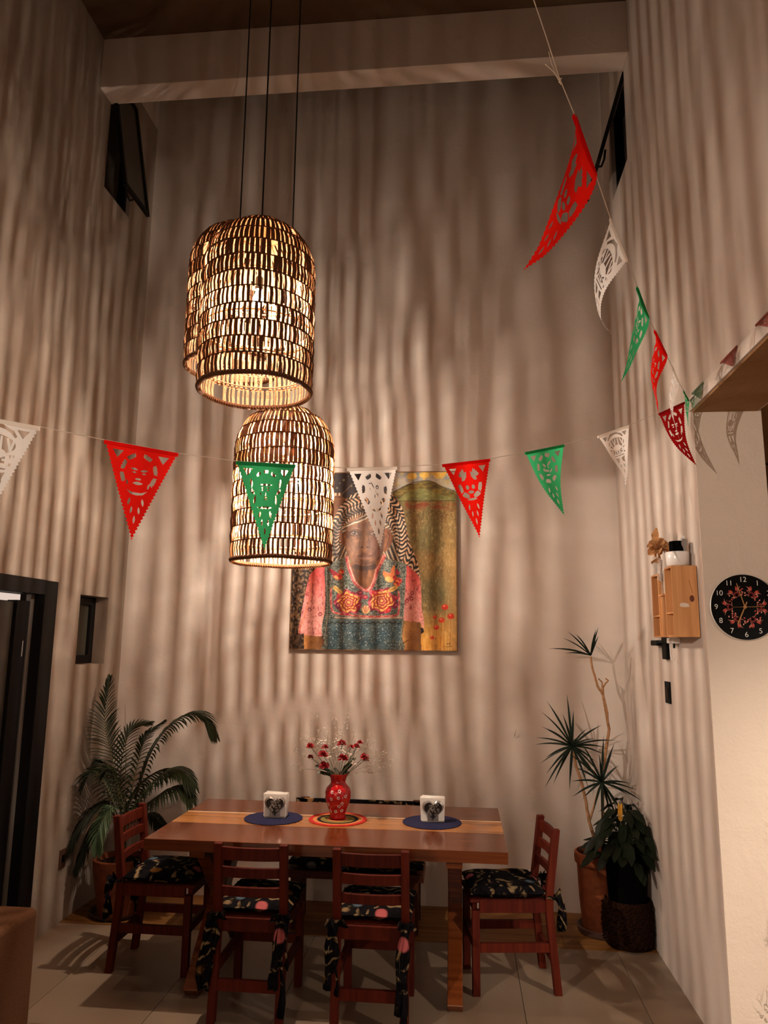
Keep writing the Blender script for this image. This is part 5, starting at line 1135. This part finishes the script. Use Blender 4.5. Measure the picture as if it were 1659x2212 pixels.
# things on and around the shelf
vp = thing('planter', 'white ceramic pot with a black pot inside, on top of the wooden wall shelf', 'pot', (XR-.064, 3.735, 2.1225))
MB().lathe([(.040,0),(.052,.01),(.056,.07),(.053,.073),(.051,.06)], n=30).build('white_pot', M['ceramic'], vp, True)
MB().lathe([(.036,.055),(.038,.122),(.034,.126),(.03,.12)], n=8).build('black_pot', M['black_pot'], vp)
MB().blade([(.012,-.02,.06),(.022,-.03,.10),(.030,-.032,.135)], lambda u: .018*(1-u*.4), up=(0,-1,.2), fold=.2).build('grey_leaf', plain('grey_leaf', (.20,.17,.15), .6), vp, True)
MB().blade([(.02,.01,.10),(.028,.0,.135),(.036,0,.155)], lambda u: .016*(1-u*.7), up=(0,-1,.2)).build('paper_tip', M['ceramic'], vp)
df = thing('dried_flower', 'large dried brown flower standing at the far end of the wooden wall shelf', 'flower', (XR-.095, 3.96, 2.105)); rd = random.Random(8)
for i in range(20):
    a = rd.uniform(0, 2*PI); el_ = rd.uniform(-.5, 1.2); d = Vector((math.cos(a)*math.cos(el_)*.8, math.sin(a)*math.cos(el_), math.sin(el_))); c_ = Vector((0, 0, .135))
    MB().blade([c_, c_+d*.025+Vector((0,-.002,.004)), c_+d*.055, c_+d*.068+Vector((0,0,-.008))], lambda u: .004+.018*math.sin(PI*min(1, u*.8+.15)), up=(rd.uniform(-.5,.5), -.8, .6), fold=.5).build('petal', M['dried'], df, True)
MB().blade([(0,.02,.15),(.0,.012,.21),(.0,.0,.245)], lambda u: .006+.02*math.sin(PI*min(1,u*.9+.1)), up=(-.8,-.6,0), fold=.5).build('petal', M['dried'], df, True)
MB().tube([(0,0,.135),(.005,-.01,.07),(.0,-.03,.002)], .006, 6).blade([(0,0,.09),(-.02,-.04,.06),(-.02,-.07,.05)], lambda u: .014*math.sin(PI*min(1,u+.05)), up=(0,-.3,1)).blade([(0,0,.09),(-.02,.03,.07),(-.02,.06,.06)], lambda u: .014*math.sin(PI*min(1,u+.05)), up=(0,-.3,1)).build('stalk', M['dried'], df, True)
ft = thing('feather', 'pale grey feathery sprig leaning between the dried flower and the white pot', 'feather', (XR-.112, 3.86, 1.9985)); mb = MB().tube([(0,0,0),(0,-.01,.08),(.0,-.03,.17)], .0018, 5)
for i in range(34):
    u = .35+.65*i/34; c_ = Vector((0, -.03*u*u, .17*u)); s = 1 if i % 2 else -1
    mb.blade([c_, c_+Vector((-.008, s*.018, .012)), c_+Vector((-.014, s*.034, .012))], lambda t_: .0022*(1-t_*.7), up=(-1,0,.2))
mb.build('feather_vane', M['feather'], ft)
tag(MB().box((XR-.105, 3.835, 1.998), (XR-.080, 3.862, 2.118)).build('paper_roll', M['napkin'], bevel=.004), 'white upright box in the open middle cubby of the wall shelf', 'box')
cb = thing('wall_bracket', 'black cross-shaped bracket on the right wall just under the wooden shelf', 'bracket', (XR, 4.24, 1.73))
MB().box((-.022, -.045, -.060), (-.001, .035, .066)).build('plate', M['black'], cb, bevel=.003)
MB().box((-.046, .045, .012), (-.001, .175, .042)).build('arm', M['black'], cb, bevel=.006)
MB().tube([(-.012, .03, .03), (-.04, .06, .03)], .010, 10).build('pivot', M['black'], cb)
cg = thing('phone_charger', 'white plug adapter with a looped white cable under the wooden shelf', 'charger', (XR, 4.03, 1.755))
MB().box((-.045, -.05, .0), (-.001, .05, .028)).build('adapter', M['ceramic'], cg, bevel=.004)
MB().box((-.045, .052, .006), (-.02, .075, .028)).build('black_plug', M['black'], cg, bevel=.003)
MB().tube([(-.03, -.03, -.024), (-.03, -.03, .0)], .006, 8).build('cable_strain_relief', M['black'], cg)
MB().tube([(-.03, -.03, -.02), (-.03, -.035, -.055), (-.03, -.02, -.085), (-.03, .02, -.088), (-.03, .045, -.06), (-.03, .05, .0)], .0022, 6).build('cable', M['ceramic'], cg, True)
sw = thing('light_switch', 'black light switch plate on the right wall below the shelf', 'switch', (XR, 4.258, 1.436))
MB().box((-.010, -.045, 0), (-.0, .045, .115)).build('plate', M['black'], sw, bevel=.002); MB().box((-.013, -.026, .03), (-.010, .026, .085)).build('rocker', plain('switch_rocker', (.02,.010,.006), .5, 0, .1), sw, bevel=.001)
ou = thing('wall_outlet', 'small brown wall outlet low on the left wall beside the palm', 'outlet', (XL, 4.735, .325))
MB().box((0, -.038, 0), (.008, .038, .115)).build('plate', M['outlet'], ou, bevel=.003); MB().box((.008, -.016, .035), (.0095, .016, .08)).build('socket_insert', M['black'], ou)
tag(MB().tube([at(1111,1591,Y=5.352), at(1113,1583,Y=5.335), at(1115,1577,Y=5.338)], .0022, 6).build('wall_glint', M['silver']), 'tiny bright glint of light on the back wall right of the flowers', 'glint')  # added metal sliver standing in for a glint of light on the wall
bpy.context.view_layer.update()
